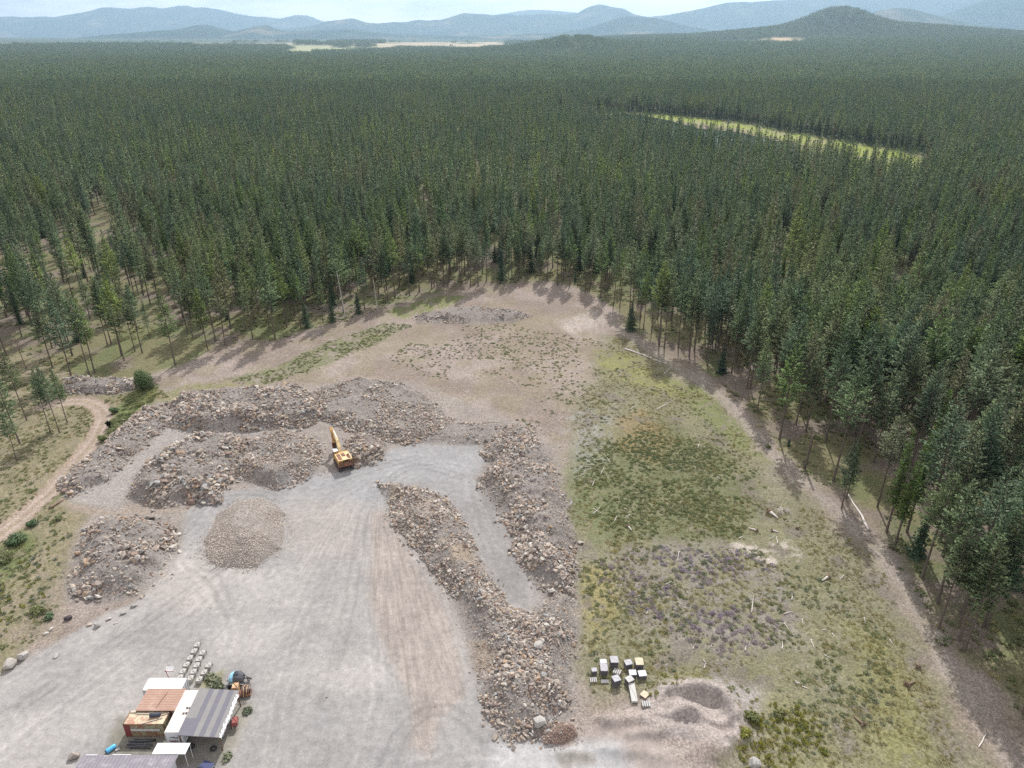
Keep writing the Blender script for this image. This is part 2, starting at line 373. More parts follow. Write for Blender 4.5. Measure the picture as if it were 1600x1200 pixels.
# ------------------------------------------------------------------ geometry-nodes scatter
def scatter(name, pts, rot, scl, idx, protos, label, cat, kind='stuff'):
    col = bpy.data.collections.new(name + ' sources')           # never linked to the scene
    for p in protos: col.objects.link(p)
    order = sorted(range(len(protos)), key=lambda i: protos[i].name)
    inv = np.zeros(len(protos), int)
    for k, i in enumerate(order): inv[i] = k
    me = bpy.data.meshes.new(name); n = len(pts)
    me.vertices.add(n); me.vertices.foreach_set('co', np.asarray(pts, np.float32).ravel())
    a = me.attributes.new('rot', 'FLOAT_VECTOR', 'POINT'); a.data.foreach_set('vector', np.asarray(rot, np.float32).ravel())
    a = me.attributes.new('scl', 'FLOAT_VECTOR', 'POINT'); a.data.foreach_set('vector', np.asarray(scl, np.float32).ravel())
    a = me.attributes.new('idx', 'INT', 'POINT'); a.data.foreach_set('value', inv[np.asarray(idx, int)].astype(np.int32))
    o = bpy.data.objects.new(name, me); ROOT.objects.link(o)
    g = bpy.data.node_groups.new(name, 'GeometryNodeTree')
    g.interface.new_socket('Geometry', in_out='INPUT', socket_type='NodeSocketGeometry')
    g.interface.new_socket('Geometry', in_out='OUTPUT', socket_type='NodeSocketGeometry')
    N = g.nodes; L = g.links
    gi = N.new('NodeGroupInput'); go = N.new('NodeGroupOutput'); ip = N.new('GeometryNodeInstanceOnPoints')
    ci = N.new('GeometryNodeCollectionInfo'); ci.inputs['Collection'].default_value = col
    ci.inputs['Separate Children'].default_value = True; ci.inputs['Reset Children'].default_value = True
    L.new(gi.outputs[0], ip.inputs['Points']); L.new(ci.outputs[0], ip.inputs['Instance']); ip.inputs['Pick Instance'].default_value = True
    for nm, dt, sk in (('idx', 'INT', 'Instance Index'), ('rot', 'FLOAT_VECTOR', 'Rotation'), ('scl', 'FLOAT_VECTOR', 'Scale')):
        na = N.new('GeometryNodeInputNamedAttribute'); na.data_type = dt; na.inputs['Name'].default_value = nm
        L.new(na.outputs['Attribute'], ip.inputs[sk])
    L.new(ip.outputs[0], go.inputs[0])
    md = o.modifiers.new('scatter', 'NODES'); md.node_group = g
    return tag(o, label, cat, kind=kind)

# ================================================================== GROUND
def axis(lo, hi, step, out_lo, out_hi, g=1.04):
    a = list(np.arange(lo, hi + step, step)); s = step; x = a[-1]
    while x < out_hi: s *= g; x += s; a.append(x)
    s = step; x = lo; b = []
    while x > out_lo: s *= g; x -= s; b.append(x)
    return np.array(b[::-1] + a)
GX = axis(-112, 112, .38, -24000, 24000, 1.045); GY = axis(58, 190, .38, -300, 30000, 1.03)
XX, YY = np.meshgrid(GX, GY); nx, ny = len(GX), len(GY)
X = XX.ravel(); Y = YY.ravel()
Z = heights(X, Y)
def lerp(a, b, m): return a + (b - a) * m[:, None]
def C(*c): return np.array(c, float)
n1 = fbm(X, Y, 14, 5, 201); n2 = fbm(X, Y, 3.2, 4, 211); n3 = fbm(X, Y, 45, 3, 221); n4 = fbm(X, Y, 1.2, 3, 231)
# forest floor: dry yellow-green grass, litter and bare patches
col = lerp(np.tile(C(.172, .158, .088), (len(X), 1)), C(.19, .155, .125), sstep(.45, .6, n1))
col = lerp(col, C(.135, .15, .068), sstep(.52, .68, fbm(X, Y, 11, 4, 241)) * .8)
k = np.where((Y < 560) & (np.abs(X) < 420))[0]
x = X[k]; y = Y[k]
wx = 5 * (fbm(x, y, 10, 5, 251) - .5); wy = 5 * (fbm(x, y, 10, 5, 261) - .5)
wx2 = 1.6 * (fbm(x, y, 2.5, 4, 271) - .5); wy2 = 1.6 * (fbm(x, y, 2.5, 4, 281) - .5)
c = col[k]; a1, a2, a4 = n1[k], n2[k], n4[k]
mixn = .5 * a2 + .5 * a4
def zone(c, poly, colr, soft=2.0, amt=1.0, warp=1.0, br=None):
    d = sdf(PP(poly) if isinstance(poly, list) else poly, x + wx * warp, y + wy * warp)
    m = sstep(-soft, soft, d)
    if br is not None: m = m * sstep(br - .10, br + .10, mixn)
    return lerp(c, C(*colr), m * amt)
SOIL = (.285, .235, .205); SOIL2 = (.23, .185, .155)
# clearing: stony pinkish soil with dry grass coming through
dcl = sdf(CLEAR, x + wx * .7, y + wy * .7, 30)
mcl = sstep(-2, 3, dcl)
cc = lerp(np.tile(C(*SOIL), (len(x), 1)), C(*SOIL2), sstep(.4, .6, a1))
cc = lerp(cc, C(.23, .20, .135), sstep(.50, .64, fbm(x, y, 8, 4, 291)) * .5)
c = lerp(c, cc, mcl)
c = zone(c, [(250, 610), (640, 596), (800, 655), (870, 700), (910, 900), (905, 1110), (800, 1160), (600, 900), (300, 930), (100, 940), (120, 810), (90, 760)], (.27, .235, .21), 3, .95, .5)
# olive and ochre grass on the right half
GR = [(905, 650), (930, 590), (945, 530), (985, 530), (1060, 580), (1130, 640), (1195, 720), (1270, 790), (1360, 870), (1440, 990), (1500, 1120), (1570, 1300), (1180, 1300), (1160, 1190), (1170, 1110), (1100, 1080), (1030, 1080), (930, 1080), (905, 1000), (905, 880), (880, 760)]
c = zone(c, GR, (.190, .180, .108), 6, .88, 2)
c = zone(c, GR, (.135, .145, .072), 5, .7, 1.5, .50)
c = zone(c, GR, (.245, .215, .165), 5, .6, 2, .57)
c = lerp(c, C(.17, .145, .125), sstep(-3, 3, sdf(PP(GR), x, y)) * sstep(.56, .68, fbm(x, y, 5, 5, 333)) * .7)
c = zone(c, [(730, 520), (830, 490), (930, 520), (960, 560), (900, 600), (800, 610)], (.245, .205, .14), 4, .5, 1, .50)
c = zone(c, [(935, 550), (985, 548), (1050, 590), (1080, 610), (1060, 630), (1000, 610), (945, 585)], (.235, .225, .085), 3, .7, 1, .46)
c = zone(c, [(1040, 590), (1100, 605), (1165, 665), (1200, 720), (1150, 700), (1090, 655)], (.17, .185, .075), 3, .8, 1, .42)
c = zone(c, [(885, 700), (960, 680), (1040, 660), (1100, 690), (1165, 740), (1195, 780), (1170, 840), (1060, 850), (960, 842), (905, 800)], (.130, .138, .068), 3.5, .8, 1.3, .40)
c = zone(c, [(885, 735), (930, 740), (960, 800), (940, 850), (905, 830)], (.145, .165, .08), 3, .6, 1, .44)
c = zone(c, [(960, 655), (1010, 640), (1050, 690), (1020, 730), (960, 700)], (.23, .17, .085), 3, .7, 1, .45)
c = zone(c, [(915, 860), (980, 855), (1100, 855), (1190, 860), (1240, 920), (1230, 1000), (1140, 1040), (1060, 1000), (980, 960), (920, 920)], (.235, .205, .20), 4, .5, 1.5, .47)
c = zone(c, [(905, 880), (960, 880), (970, 960), (930, 1010), (905, 960)], (.245, .215, .09), 2, .75, .6, .42)
c = zone(c, [(1160, 1080), (1250, 1100), (1330, 1180), (1340, 1260), (1150, 1260), (1150, 1170)], (.235, .215, .11), 3, .6, 1, .46)
c = zone(c, [(1330, 980), (1420, 1020), (1470, 1110), (1480, 1220), (1380, 1220), (1340, 1090)], (.20, .19, .08), 4, .7, 1, .42)
c = zone(c, [(1150, 845), (1230, 845), (1260, 870), (1210, 885), (1150, 870)], (.46, .40, .35), 1.2, .8, .6, .50)
c = zone(c, [(1110, 1060), (1190, 1080), (1190, 1160), (1140, 1120)], (.33, .30, .29), 2, .8, .5, .42)
c = zone(c, [(870, 640), (960, 640), (950, 720), (900, 750)], (.30, .29, .28), 3, .5, 1, .5)
# green stripe and bare ground along the far rim
c = zone(c, [(350, 592), (430, 575), (520, 530), (600, 505), (640, 510), (560, 550), (470, 585), (400, 605)], (.155, .165, .085), 1.5, .75, .5, .44)
c = zone(c, [(230, 625), (300, 598), (420, 600), (380, 604), (300, 612), (262, 630)], (.20, .19, .09), 1.5, .8, .4, .4)
c = zone(c, [(600, 485), (680, 462), (730, 462), (700, 480), (630, 497)], (.15, .175, .06), 1.5, .8, .5, .42)
c = zone(c, [(870, 500), (935, 485), (945, 505), (890, 525)], (.40, .35, .31), 2, .7, .7, .42)
# left bank and the grass beyond it
LG = [(-300, 1200), (-300, 560), (0, 540), (160, 600), (230, 590), (262, 622), (215, 640), (160, 690), (100, 752), (96, 780), (150, 800), (120, 830), (102, 880), (100, 930), (60, 990), (0, 1050)]
c = zone(c, LG, (.19, .17, .105), 2, .95, .5)
c = zone(c, LG, (.24, .215, .125), 2, .8, 1, .53)
c = zone(c, LG, (.23, .19, .15), 2, .6, 2.2, .58)
c = zone(c, [(210, 605), (250, 600), (225, 650), (165, 710), (110, 760), (80, 790), (70, 770), (130, 700)], (.115, .145, .050), 1.2, .85, .4, .40)
c = zone(c, [(-60, 880), (0, 850), (40, 830), (60, 850), (20, 900), (-60, 960)], (.12, .15, .055), 1.5, .8, .4, .42)
c = zone(c, [(60, 900), (110, 900), (110, 960), (60, 1000), (20, 1000)], (.24, .20, .16), 2, .7, .7, .42)
c = zone(c, [(90, 785), (150, 790), (280, 790), (300, 800), (200, 806), (140, 806), (110, 800)], (.28, .23, .19), 1.2, .9, .4)
# pink-brown heap aprons
for n, (pl, h, e, rs) in HEAPS.items():
    cr = {'G': (.31, .26, .205), 'N': (.235, .175, .15), 'O': (.33, .31, .29)}.get(n, (.225, .20, .183))
    d = sdf(pl, x + wx2 * 1.5, y + wy2 * 1.5); c = lerp(c, C(*cr), sstep(-1.6, 1.0, d))
    if n == 'I':
        c = lerp(c, C(.33, .26, .19), sstep(-1, 2, d) * sstep(.5, .62, fbm(x, y, 9, 3, 299)) * .7)
# graded stony tan ground between heaps
c = zone(c, [(100, 770), (175, 745), (265, 668), (380, 669), (470, 668), (470, 680), (330, 682), (282, 692), (225, 730), (196, 768), (190, 800), (110, 785)], (.30, .27, .25), 1.2, .9, .3)
# yard gravel
dy = sdf(YARD, x + wx2, y + wy2, 20)
my = sstep(-1.2, 1.2, dy)
gv = lerp(np.tile(C(.300, .281, .268), (len(x), 1)), C(.355, .331, .312), sstep(.35, .65, fbm(x, y, 12, 4, 301)))
gv = lerp(gv, C(.27, .258, .25), sstep(.5, .70, fbm(x, y, 9, 5, 311)) * .5)
gv = lerp(gv, C(.27, .262, .258), sstep(105, 150, y) * .6)
c = lerp(c, gv, my)
def yz(c, poly, colr, soft, amt, warp=.3, ns=None):
    m = sstep(-soft, soft, sdf(PP(poly), x + wx * warp, y + wy * warp)) * amt
    if ns is not None: m = m * ns
    return lerp(c, C(*colr), m)
c = yz(c, [(470, 745), (560, 730), (620, 700), (740, 700), (750, 740), (700, 750), (600, 750), (595, 780), (500, 790), (470, 770)], (.30, .292, .292), 2, .7)
c = yz(c, [(745, 745), (775, 800), (835, 905), (830, 945), (790, 940), (750, 860), (722, 800)], (.245, .228, .218), 2.5, .85, .6)
c = yz(c, [(440, 800), (470, 778), (540, 778), (572, 800), (560, 870), (480, 880), (440, 850)], (.335, .30, .275), 3, .6, .6)
FAN = [(578, 800), (600, 795), (640, 858), (700, 955), (728, 1040), (724, 1090), (690, 1120), (672, 1190), (640, 1170), (640, 1090), (596, 1010), (575, 930)]
c = yz(c, FAN, (.305, .258, .228), 1.2, .75, .35)
c = yz(c, [(250, 880), (290, 870), (340, 900), (340, 950), (290, 960), (240, 930)], (.40, .36, .33), 3, .5, 1)
c = yz(c, [(170, 1140), (260, 1150), (260, 1170), (170, 1175)], (.20, .19, .14), .8, .7, .3)
c = yz(c, [(300, 1060), (350, 1045), (345, 1075), (315, 1076)], (.24, .23, .13), .8, .8, .2)
c = yz(c, [(330, 1160), (380, 1110), (392, 1120), (345, 1200)], (.34, .32, .26), 1, .6, .3)
c = yz(c, [(780, 1165), (900, 1150), (1010, 1150), (1100, 1240), (760, 1240)], (.40, .39, .385), 1.5, .8, .4)
c = yz(c, [(880, 1125), (1000, 1100), (1100, 1150), (1130, 1240), (1010, 1240), (960, 1160), (870, 1150)], (.315, .265, .235), 2, .9, .5)
for n in 'GNOF':
    d = sdf(HEAPS[n][0], x + wx2 * 1.2, y + wy2 * 1.2); c = lerp(c, C(*{'G': (.34, .305, .28), 'N': (.235, .175, .15), 'O': (.30, .275, .25), 'F': (.22, .185, .165)}[n]), sstep(-.8, .6, d))
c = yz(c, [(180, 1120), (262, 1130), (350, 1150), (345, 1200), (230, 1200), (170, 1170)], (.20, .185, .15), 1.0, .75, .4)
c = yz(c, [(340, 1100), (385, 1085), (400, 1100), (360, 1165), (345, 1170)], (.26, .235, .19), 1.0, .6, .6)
# wheel tracks: pairs of ruts bending through the yard
def smooth(pts, k=10):
    p = np.array([pts[0]] + list(pts) + [pts[-1]], float); out = []
    for i in range(1, len(p) - 2):
        for t in np.linspace(0, 1, k, endpoint=False):
            out.append(.5 * ((2 * p[i]) + (-p[i-1] + p[i+1]) * t + (2*p[i-1] - 5*p[i] + 4*p[i+1] - p[i+2]) * t**2 + (-p[i-1] + 3*p[i] - 3*p[i+1] + p[i+2]) * t**3))
    return np.array(out + [p[-2]])
TRK = [[(40, 1100), (200, 990), (330, 900), (400, 830), (470, 780), (560, 740), (650, 715)], [(0, 1180), (160, 1060), (300, 960), (380, 880), (440, 860), (500, 800), (600, 745)],
       [(420, 1200), (440, 1080), (470, 980), (520, 880), (560, 800), (600, 740), (690, 725), (745, 735)], [(500, 1200), (520, 1060), (545, 950), (560, 860), (575, 790), (640, 730), (720, 745)],
       [(560, 1200), (590, 1100), (585, 1000), (575, 900), (570, 820)], [(300, 1080), (360, 1000), (330, 920), (280, 870), (290, 820), (340, 785), (420, 770), (500, 765)],
       [(420, 900), (450, 850), (445, 790), (400, 770), (330, 780), (290, 830)], [(380, 1200), (430, 1120), (560, 1090), (680, 1130), (790, 1180)], [(640, 1200), (720, 1180), (820, 1172), (950, 1140)],
       [(250, 1000), (310, 1010), (350, 960), (330, 900), (270, 905), (240, 960), (280, 1000)], [(745, 740), (765, 800), (800, 880), (815, 935)], [(735, 750), (748, 810), (785, 890), (800, 940)],
       [(600, 1200), (640, 1130), (700, 1110), (760, 1150)], [(480, 1000), (560, 1010), (620, 1060), (650, 1150)]]
for i_, tr_ in enumerate(TRK):
    dl, sg = pld(smooth(PP(tr_)), x + wx2 * .5, y + wy2 * .5, 3); rt_ = np.exp(-((dl - .95) / .33) ** 2) * my * sstep(.30, .55, fbm(x, y, 9, 3, 900 + i_))
    c = lerp(c, c * (1.22 if i_ % 3 else .80), rt_ * .75); c = lerp(c, c * .93, sstep(1.6, 1.2, dl) * my * .5)
# pit, road and trail
dp = sdf(PIT, x + wx2, y + wy2)
c = lerp(c, C(.33, .285, .26), sstep(-2.2, -.3, dp)); c = lerp(c, C(.37, .32, .29), sstep(.5, 3, dp) * sstep(.45, .6, a2))
dr, sr = pld(ROAD, x + wx2 * .6, y + wy2 * .6)
c = lerp(c, C(.315, .245, .195), sstep(3.3, 2.0, dr))
c = lerp(c, C(.40, .33, .28), np.exp(-((dr - 1.05) / .4) ** 2) * .7)
c = lerp(c, C(.24, .20, .12), np.exp(-(dr / .45) ** 2) * .35)
dt, st_ = pld(TRAIL, x + wx * .6, y + wy * .6)
c = lerp(c, C(.27, .235, .20), sstep(3.2, .6, dt) * (.25 + .5 * sstep(.42, .58, a2)))
c = lerp(c, C(.32, .27, .235), np.exp(-((dt - 1.0) / .5) ** 2) * .35)
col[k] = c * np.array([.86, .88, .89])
# marsh, far meadows and ploughed fields
dm = sdf(SHORE, X, Y, 60); col = lerp(col, C(.19, .225, .05), sstep(0, 6, dm + 8 * (n1 - .5)))
col = lerp(col, C(.22, .215, .11), sstep(-2, 5, dm) * sstep(.5, .62, n1))
PXX, PYY, _f = PX(X, Y, Z)
rr = np.hypot(X, Y)
def far_field(px0, px1, r0, r1, colr):
    global col
    fx = (X / np.maximum(Y, 1)) * 1253 + 800
    e1 = fbm(X, Y, 700, 4, 801) - .5; e2 = fbm(X, Y, 900, 4, 811) - .5
    m = sstep(px0 - 10, px0 + 14, fx + 160 * e1) * sstep(px1 + 10, px1 - 14, fx + 160 * e2) * sstep(r0 - 60, r0 + 60, rr + 1500 * e2) * sstep(r1 + 100, r1 - 100, rr + 1200 * e1) * (Y > 0) * sstep(.36, .42, fbm(X, Y, 420, 4, 821))
    col = lerp(col, C(*colr), m); return m
FIELDS = [(430, 600, 4300, 7000), (430, 560, 7000, 9400), (290, 440, 6600, 9400), (580, 800, 5600, 9200), (-200, 310, 7300, 9400), (1118, 1262, 5000, 5750)]
FCOL = [(.29, .30, .17), (.35, .30, .21), (.32, .29, .20), (.36, .30, .21), (.35, .32, .23), (.42, .32, .19)]
FIELD = sum(far_field(*q_, c_) for q_, c_ in zip(FIELDS, FCOL))
FF = [(1e6, 1e6 + 1, 0, 1), (300, 460, 6600, 9200), (600, 790, 6000, 9000), (-100, 350, 6800, 9500), (1118, 1262, 5000, 5750)]
# very far ground is forest seen as one colour
col = lerp(col, C(.06, .085, .05), sstep(3600, 5200, rr) * (1 - np.clip(FIELD, 0, 1)))
dmm = sdf(MARSH, X, Y, 90); col = lerp(col, C(.075, .095, .05), sstep(-70, -50, dmm) * sstep(4, -4, dmm))
# streak coordinates for the wheel tracks
ap = np.array(P(590, 700)[:2]); dx = X - ap[0]; dyy = ap[1] - Y
ang = np.arctan2(dx, np.maximum(dyy, 1)); rad = np.hypot(dx, dyy)
sc = ang * 42; sl = rad
fanm = sstep(-1.5, 1.5, sdf(PP(FAN), X, Y)) + .5 * sstep(-2, 2, sdf(PP([(440, 790), (572, 780), (572, 900), (470, 900)]), X, Y))
yardm = sstep(-1, 1, sdf(YARD, X, Y))
sm = np.clip(.15 * yardm + .60 * fanm, 0, 1)
gi = np.arange(nx * ny).reshape(ny, nx)
F = np.stack([gi[:-1, :-1], gi[:-1, 1:], gi[1:, 1:], gi[1:, :-1]], -1).reshape(-1, 4)

def ground_mat():
    m, N, L = newmat('ground'); o = N.new('ShaderNodeOutputMaterial'); b = N.new('ShaderNodeBsdfPrincipled')
    g = N.new('ShaderNodeNewGeometry'); v = g.outputs['Position']
    at = N.new('ShaderNodeAttribute'); at.attribute_name = 'col'
    c = at.outputs['Color']
    def atn(n): a = N.new('ShaderNodeAttribute'); a.attribute_name = n; return a.outputs['Fac']
    f1 = noise(N, L, v, 2.6, 6, .78); f2 = noise(N, L, v, .8, 5, .65); f3 = noise(N, L, v, .13, 4, .6)
    # fine grit
    s = ramp(N, L, f1, [(.28, (.38, .37, .35)), (.5, (1, 1, 1)), (.70, (1.75, 1.72, 1.68))])
    rough = atn('rough')
    cm = N.new('ShaderNodeMix'); cm.data_type = 'RGBA'; cm.blend_type = 'MULTIPLY'; L.new(rough, cm.inputs[0]); L.new(c, cm.inputs[6]); L.new(s, cm.inputs[7]); c = cm.outputs[2]
    s2 = ramp(N, L, f2, [(.3, (.78, .78, .78)), (.7, (1.22, 1.21, 1.2))]); c = mixc(N, L, c, s2, .8, 'MULTIPLY')
    s3 = ramp(N, L, f3, [(.3, (.88, .88, .88)), (.7, (1.12, 1.12, 1.12))]); c = mixc(N, L, c, s3, .8, 'MULTIPLY')
    # wheel tracks
    cmb = N.new('ShaderNodeCombineXYZ'); L.new(atn('sc'), cmb.inputs[0]); L.new(mth(N, L, 'MULTIPLY', atn('sl'), .055), cmb.inputs[1])
    st = noise(N, L, cmb.outputs[0], 1.9, 6, .72, .5)
    sr = ramp(N, L, st, [(.36, (.80, .79, .78)), (.5, (1, 1, 1)), (.64, (1.3, 1.28, 1.26))])
    cm = N.new('ShaderNodeMix'); cm.data_type = 'RGBA'; cm.blend_type = 'MULTIPLY'; L.new(atn('sm'), cm.inputs[0]); L.new(c, cm.inputs[6]); L.new(sr, cm.inputs[7]); c = cm.outputs[2]
    # second set of long swirling tyre marks
    mp = N.new('ShaderNodeMapping'); mp.inputs['Rotation'].default_value = (0, 0, R(38)); mp.inputs['Scale'].default_value = (1.1, .10, 1)
    wv = N.new('ShaderNodeVectorMath'); wv.operation = 'ADD'
    nn = N.new('ShaderNodeTexNoise'); nn.inputs['Scale'].default_value = .03; L.new(v, nn.inputs[0])
    sv = N.new('ShaderNodeVectorMath'); sv.operation = 'SCALE'; sv.inputs[3].default_value = 60; L.new(nn.outputs['Color'], sv.inputs[0])
    L.new(v, wv.inputs[0]); L.new(sv.outputs[0], wv.inputs[1]); L.new(wv.outputs[0], mp.inputs[0])
    s4 = noise(N, L, mp.outputs[0], .9, 5, .7)
    sr = ramp(N, L, s4, [(.34, (.91, .91, .91)), (.5, (1, 1, 1)), (.60, (1.0, 1, 1)), (.68, (1.10, 1.095, 1.09))])
    cm = N.new('ShaderNodeMix'); cm.data_type = 'RGBA'; cm.blend_type = 'MULTIPLY'; L.new(mth(N, L, 'MULTIPLY', atn('ym'), .9), cm.inputs[0]); L.new(c, cm.inputs[6]); L.new(sr, cm.inputs[7]); c = cm.outputs[2]
    L.new(c, b.inputs['Base Color']); b.inputs['Roughness'].default_value = .95; b.inputs['Specular IOR Level'].default_value = .1
    bp = N.new('ShaderNodeBump'); bp.inputs['Distance'].default_value = .12; L.new(mth(N, L, 'MULTIPLY', rough, .8), bp.inputs['Strength'])
    L.new(f1, bp.inputs['Height']); L.new(bp.outputs[0], b.inputs['Normal'])
    L.new(b.outputs[0], o.inputs[0]); return m
me = meshnp('ground', np.stack([X, Y, Z], 1), F, [ground_mat()], smooth=True)
def fa(me, n, v):
    a = me.attributes.new(n, 'FLOAT', 'POINT'); a.data.foreach_set('value', np.asarray(v, np.float32))
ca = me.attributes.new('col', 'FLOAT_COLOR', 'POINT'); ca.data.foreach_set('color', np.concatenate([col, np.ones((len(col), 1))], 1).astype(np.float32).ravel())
fa(me, 'sc', sc); fa(me, 'sl', sl); fa(me, 'sm', sm); fa(me, 'ym', yardm)
fa(me, 'rough', np.where(yardm > 0, 1 - .72 * yardm, 1.0) * (1 - .5 * sstep(400, 1500, rr)))
ground = bpy.data.objects.new('ground', me); ROOT.objects.link(ground); tag(ground, kind='structure')
del X, Y, Z, XX, YY, F, col, c, n1, n2, n3, n4

# lake water
def water_mat():
    m, N, L = newmat('water'); o = N.new('ShaderNodeOutputMaterial'); b = N.new('ShaderNodeBsdfPrincipled')
    b.inputs['Base Color'].default_value = (.03, .045, .045, 1); b.inputs['Roughness'].default_value = .08
    bp = N.new('ShaderNodeBump'); bp.inputs['Strength'].default_value = .15; g = N.new('ShaderNodeNewGeometry'); L.new(noise(N, L, g.outputs['Position'], .6, 3), bp.inputs['Height']); L.new(bp.outputs[0], b.inputs['Normal'])
    L.new(b.outputs[0], o.inputs[0]); return m
wp = PP([(960, 176.5), (1000, 178), (1045, 187), (1090, 199), (1150, 205), (1240, 224), (1250, 240), (1150, 235), (1060, 222), (1000, 204), (960, 196)])
mb = MB().mat(water_mat()); zz = max(H1(px_, py_) for px_, py_ in wp[[0, 1, 3]]) - .15
mb.add([(a, b_, -.9) for a, b_ in wp], [tuple(range(len(wp)))]); tag(mb.build('lake_water'), kind='structure')

# ================================================================== MOUNTAINS
def rocky(name, c1, c2, sc_, c3=None):
    m, N, L = newmat(name); o = N.new('ShaderNodeOutputMaterial'); b = N.new('ShaderNodeBsdfDiffuse')
    g = N.new('ShaderNodeNewGeometry'); f = noise(N, L, g.outputs['Position'], sc_, 6, .6)
    st = [(.42, c1), (.56, c2)]
    if c3: st.append((.68, c3))
    L.new(ramp(N, L, f, st), b.inputs[0]); L.new(b.outputs[0], o.inputs[0]); return m
M_MT = rocky('mountain forest', (.040, .065, .055), (.06, .085, .062), .0012, (.17, .155, .115))
def mountain(name, line, D, depth, seed, mat):
    line = sorted(line); xs = np.array([l[0] for l in line], float); ys = np.array([l[1] for l in line], float)
    na, nd_ = 260, 22
    px = np.linspace(xs[0], xs[-1], na); py = np.interp(px, xs, ys)
    py = py + 1.6 * (fbm(px, px * 0, 18, 4, seed) - .5) * 2
    V = []
    for j in range(nd_):
        t = j / (nd_ - 1) * 2 - 1                     # -1 near foot, 0 crest, 1 far foot
        prof = (1 - abs(t)) ** (1.15 if t < 0 else .9)
        d = D + depth * t
        top = CAM_H + (58 - py) / 1389 * D
        x = (px - 800) / 1253 * D * (1 + .0 * t) ; y = np.full(na, d)
        rg = fbm(x, y, depth * .35, 5, seed + 3)
        z = 20 + (top - 20) * prof * (1 - .55 * (1 - prof) * (rg - .3)) - (30 if abs(t) > .99 else 0)
        V.append(np.stack([x, y, z], 1))
    V = np.concatenate(V); gi = np.arange(na * nd_).reshape(nd_, na)
    F = np.stack([gi[:-1, :-1], gi[:-1, 1:], gi[1:, 1:], gi[1:, :-1]], -1).reshape(-1, 4)
    o = bpy.data.objects.new(name, meshnp(name, V, F, [mat], smooth=True)); ROOT.objects.link(o); tag(o, kind='structure')
mountain('mountains', [(-260, 40), (0, 24), (100, 24), (150, 16), (170, 9), (195, 10), (215, 12), (235, 7), (260, 12), (280, 8), (295, 5), (310, 9), (325, 8), (350, 13), (375, 19), (400, 24), (440, 26), (465, 22), (485, 22), (505, 31), (560, 38), (700, 34), (780, 20), (820, 14), (850, 13), (880, 15), (940, 24), (1000, 24), (1100, 18), (1250, 6), (1400, 2), (1500, 0), (1700, -4), (1900, 10)], 24000, 2600, 5, M_MT)
mountain('mountains', [(380, 64), (440, 46), (500, 36), (515, 31), (540, 29), (552, 27), (562, 30), (575, 34), (605, 34), (640, 32), (655, 29), (670, 30), (690, 29), (705, 24), (725, 18), (760, 20), (800, 21), (870, 20), (898, 20), (910, 12), (920, 7), (935, 5), (950, 8), (970, 11), (985, 18), (1000, 22), (1020, 24), (1060, 18), (1090, 12), (1130, 2), (1160, 0), (1230, -3), (1300, -6), (1500, -8), (1800, -10)], 18500, 2200, 15, M_MT)
mountain('mountains', [(-200, 58), (0, 60), (120, 58), (180, 53), (240, 47), (290, 43), (312, 38), (330, 37), (345, 42), (367, 48), (385, 44), (400, 39), (415, 37), (428, 42), (445, 48), (500, 46), (545, 43), (600, 50), (650, 54), (760, 55), (860, 50), (910, 44), (940, 34), (960, 27), (985, 23), (1010, 24), (1040, 30), (1075, 40), (1130, 48), (1250, 52), (1700, 54)], 13500, 1700, 25, M_MT)
mountain('mountains', [(1290, 60), (1330, 35), (1345, 24), (1365, 15), (1390, 10), (1410, 11), (1432, 16), (1460, 23), (1485, 30), (1520, 38), (1600, 44), (1700, 58)], 11500, 1300, 35, M_MT)
mountain('mountains', [(1390, 58), (1440, 33), (1465, 24), (1490, 12), (1515, 1), (1560, -10), (1620, -14), (1700, -8), (1800, 20)], 14500, 1500, 45, M_MT)

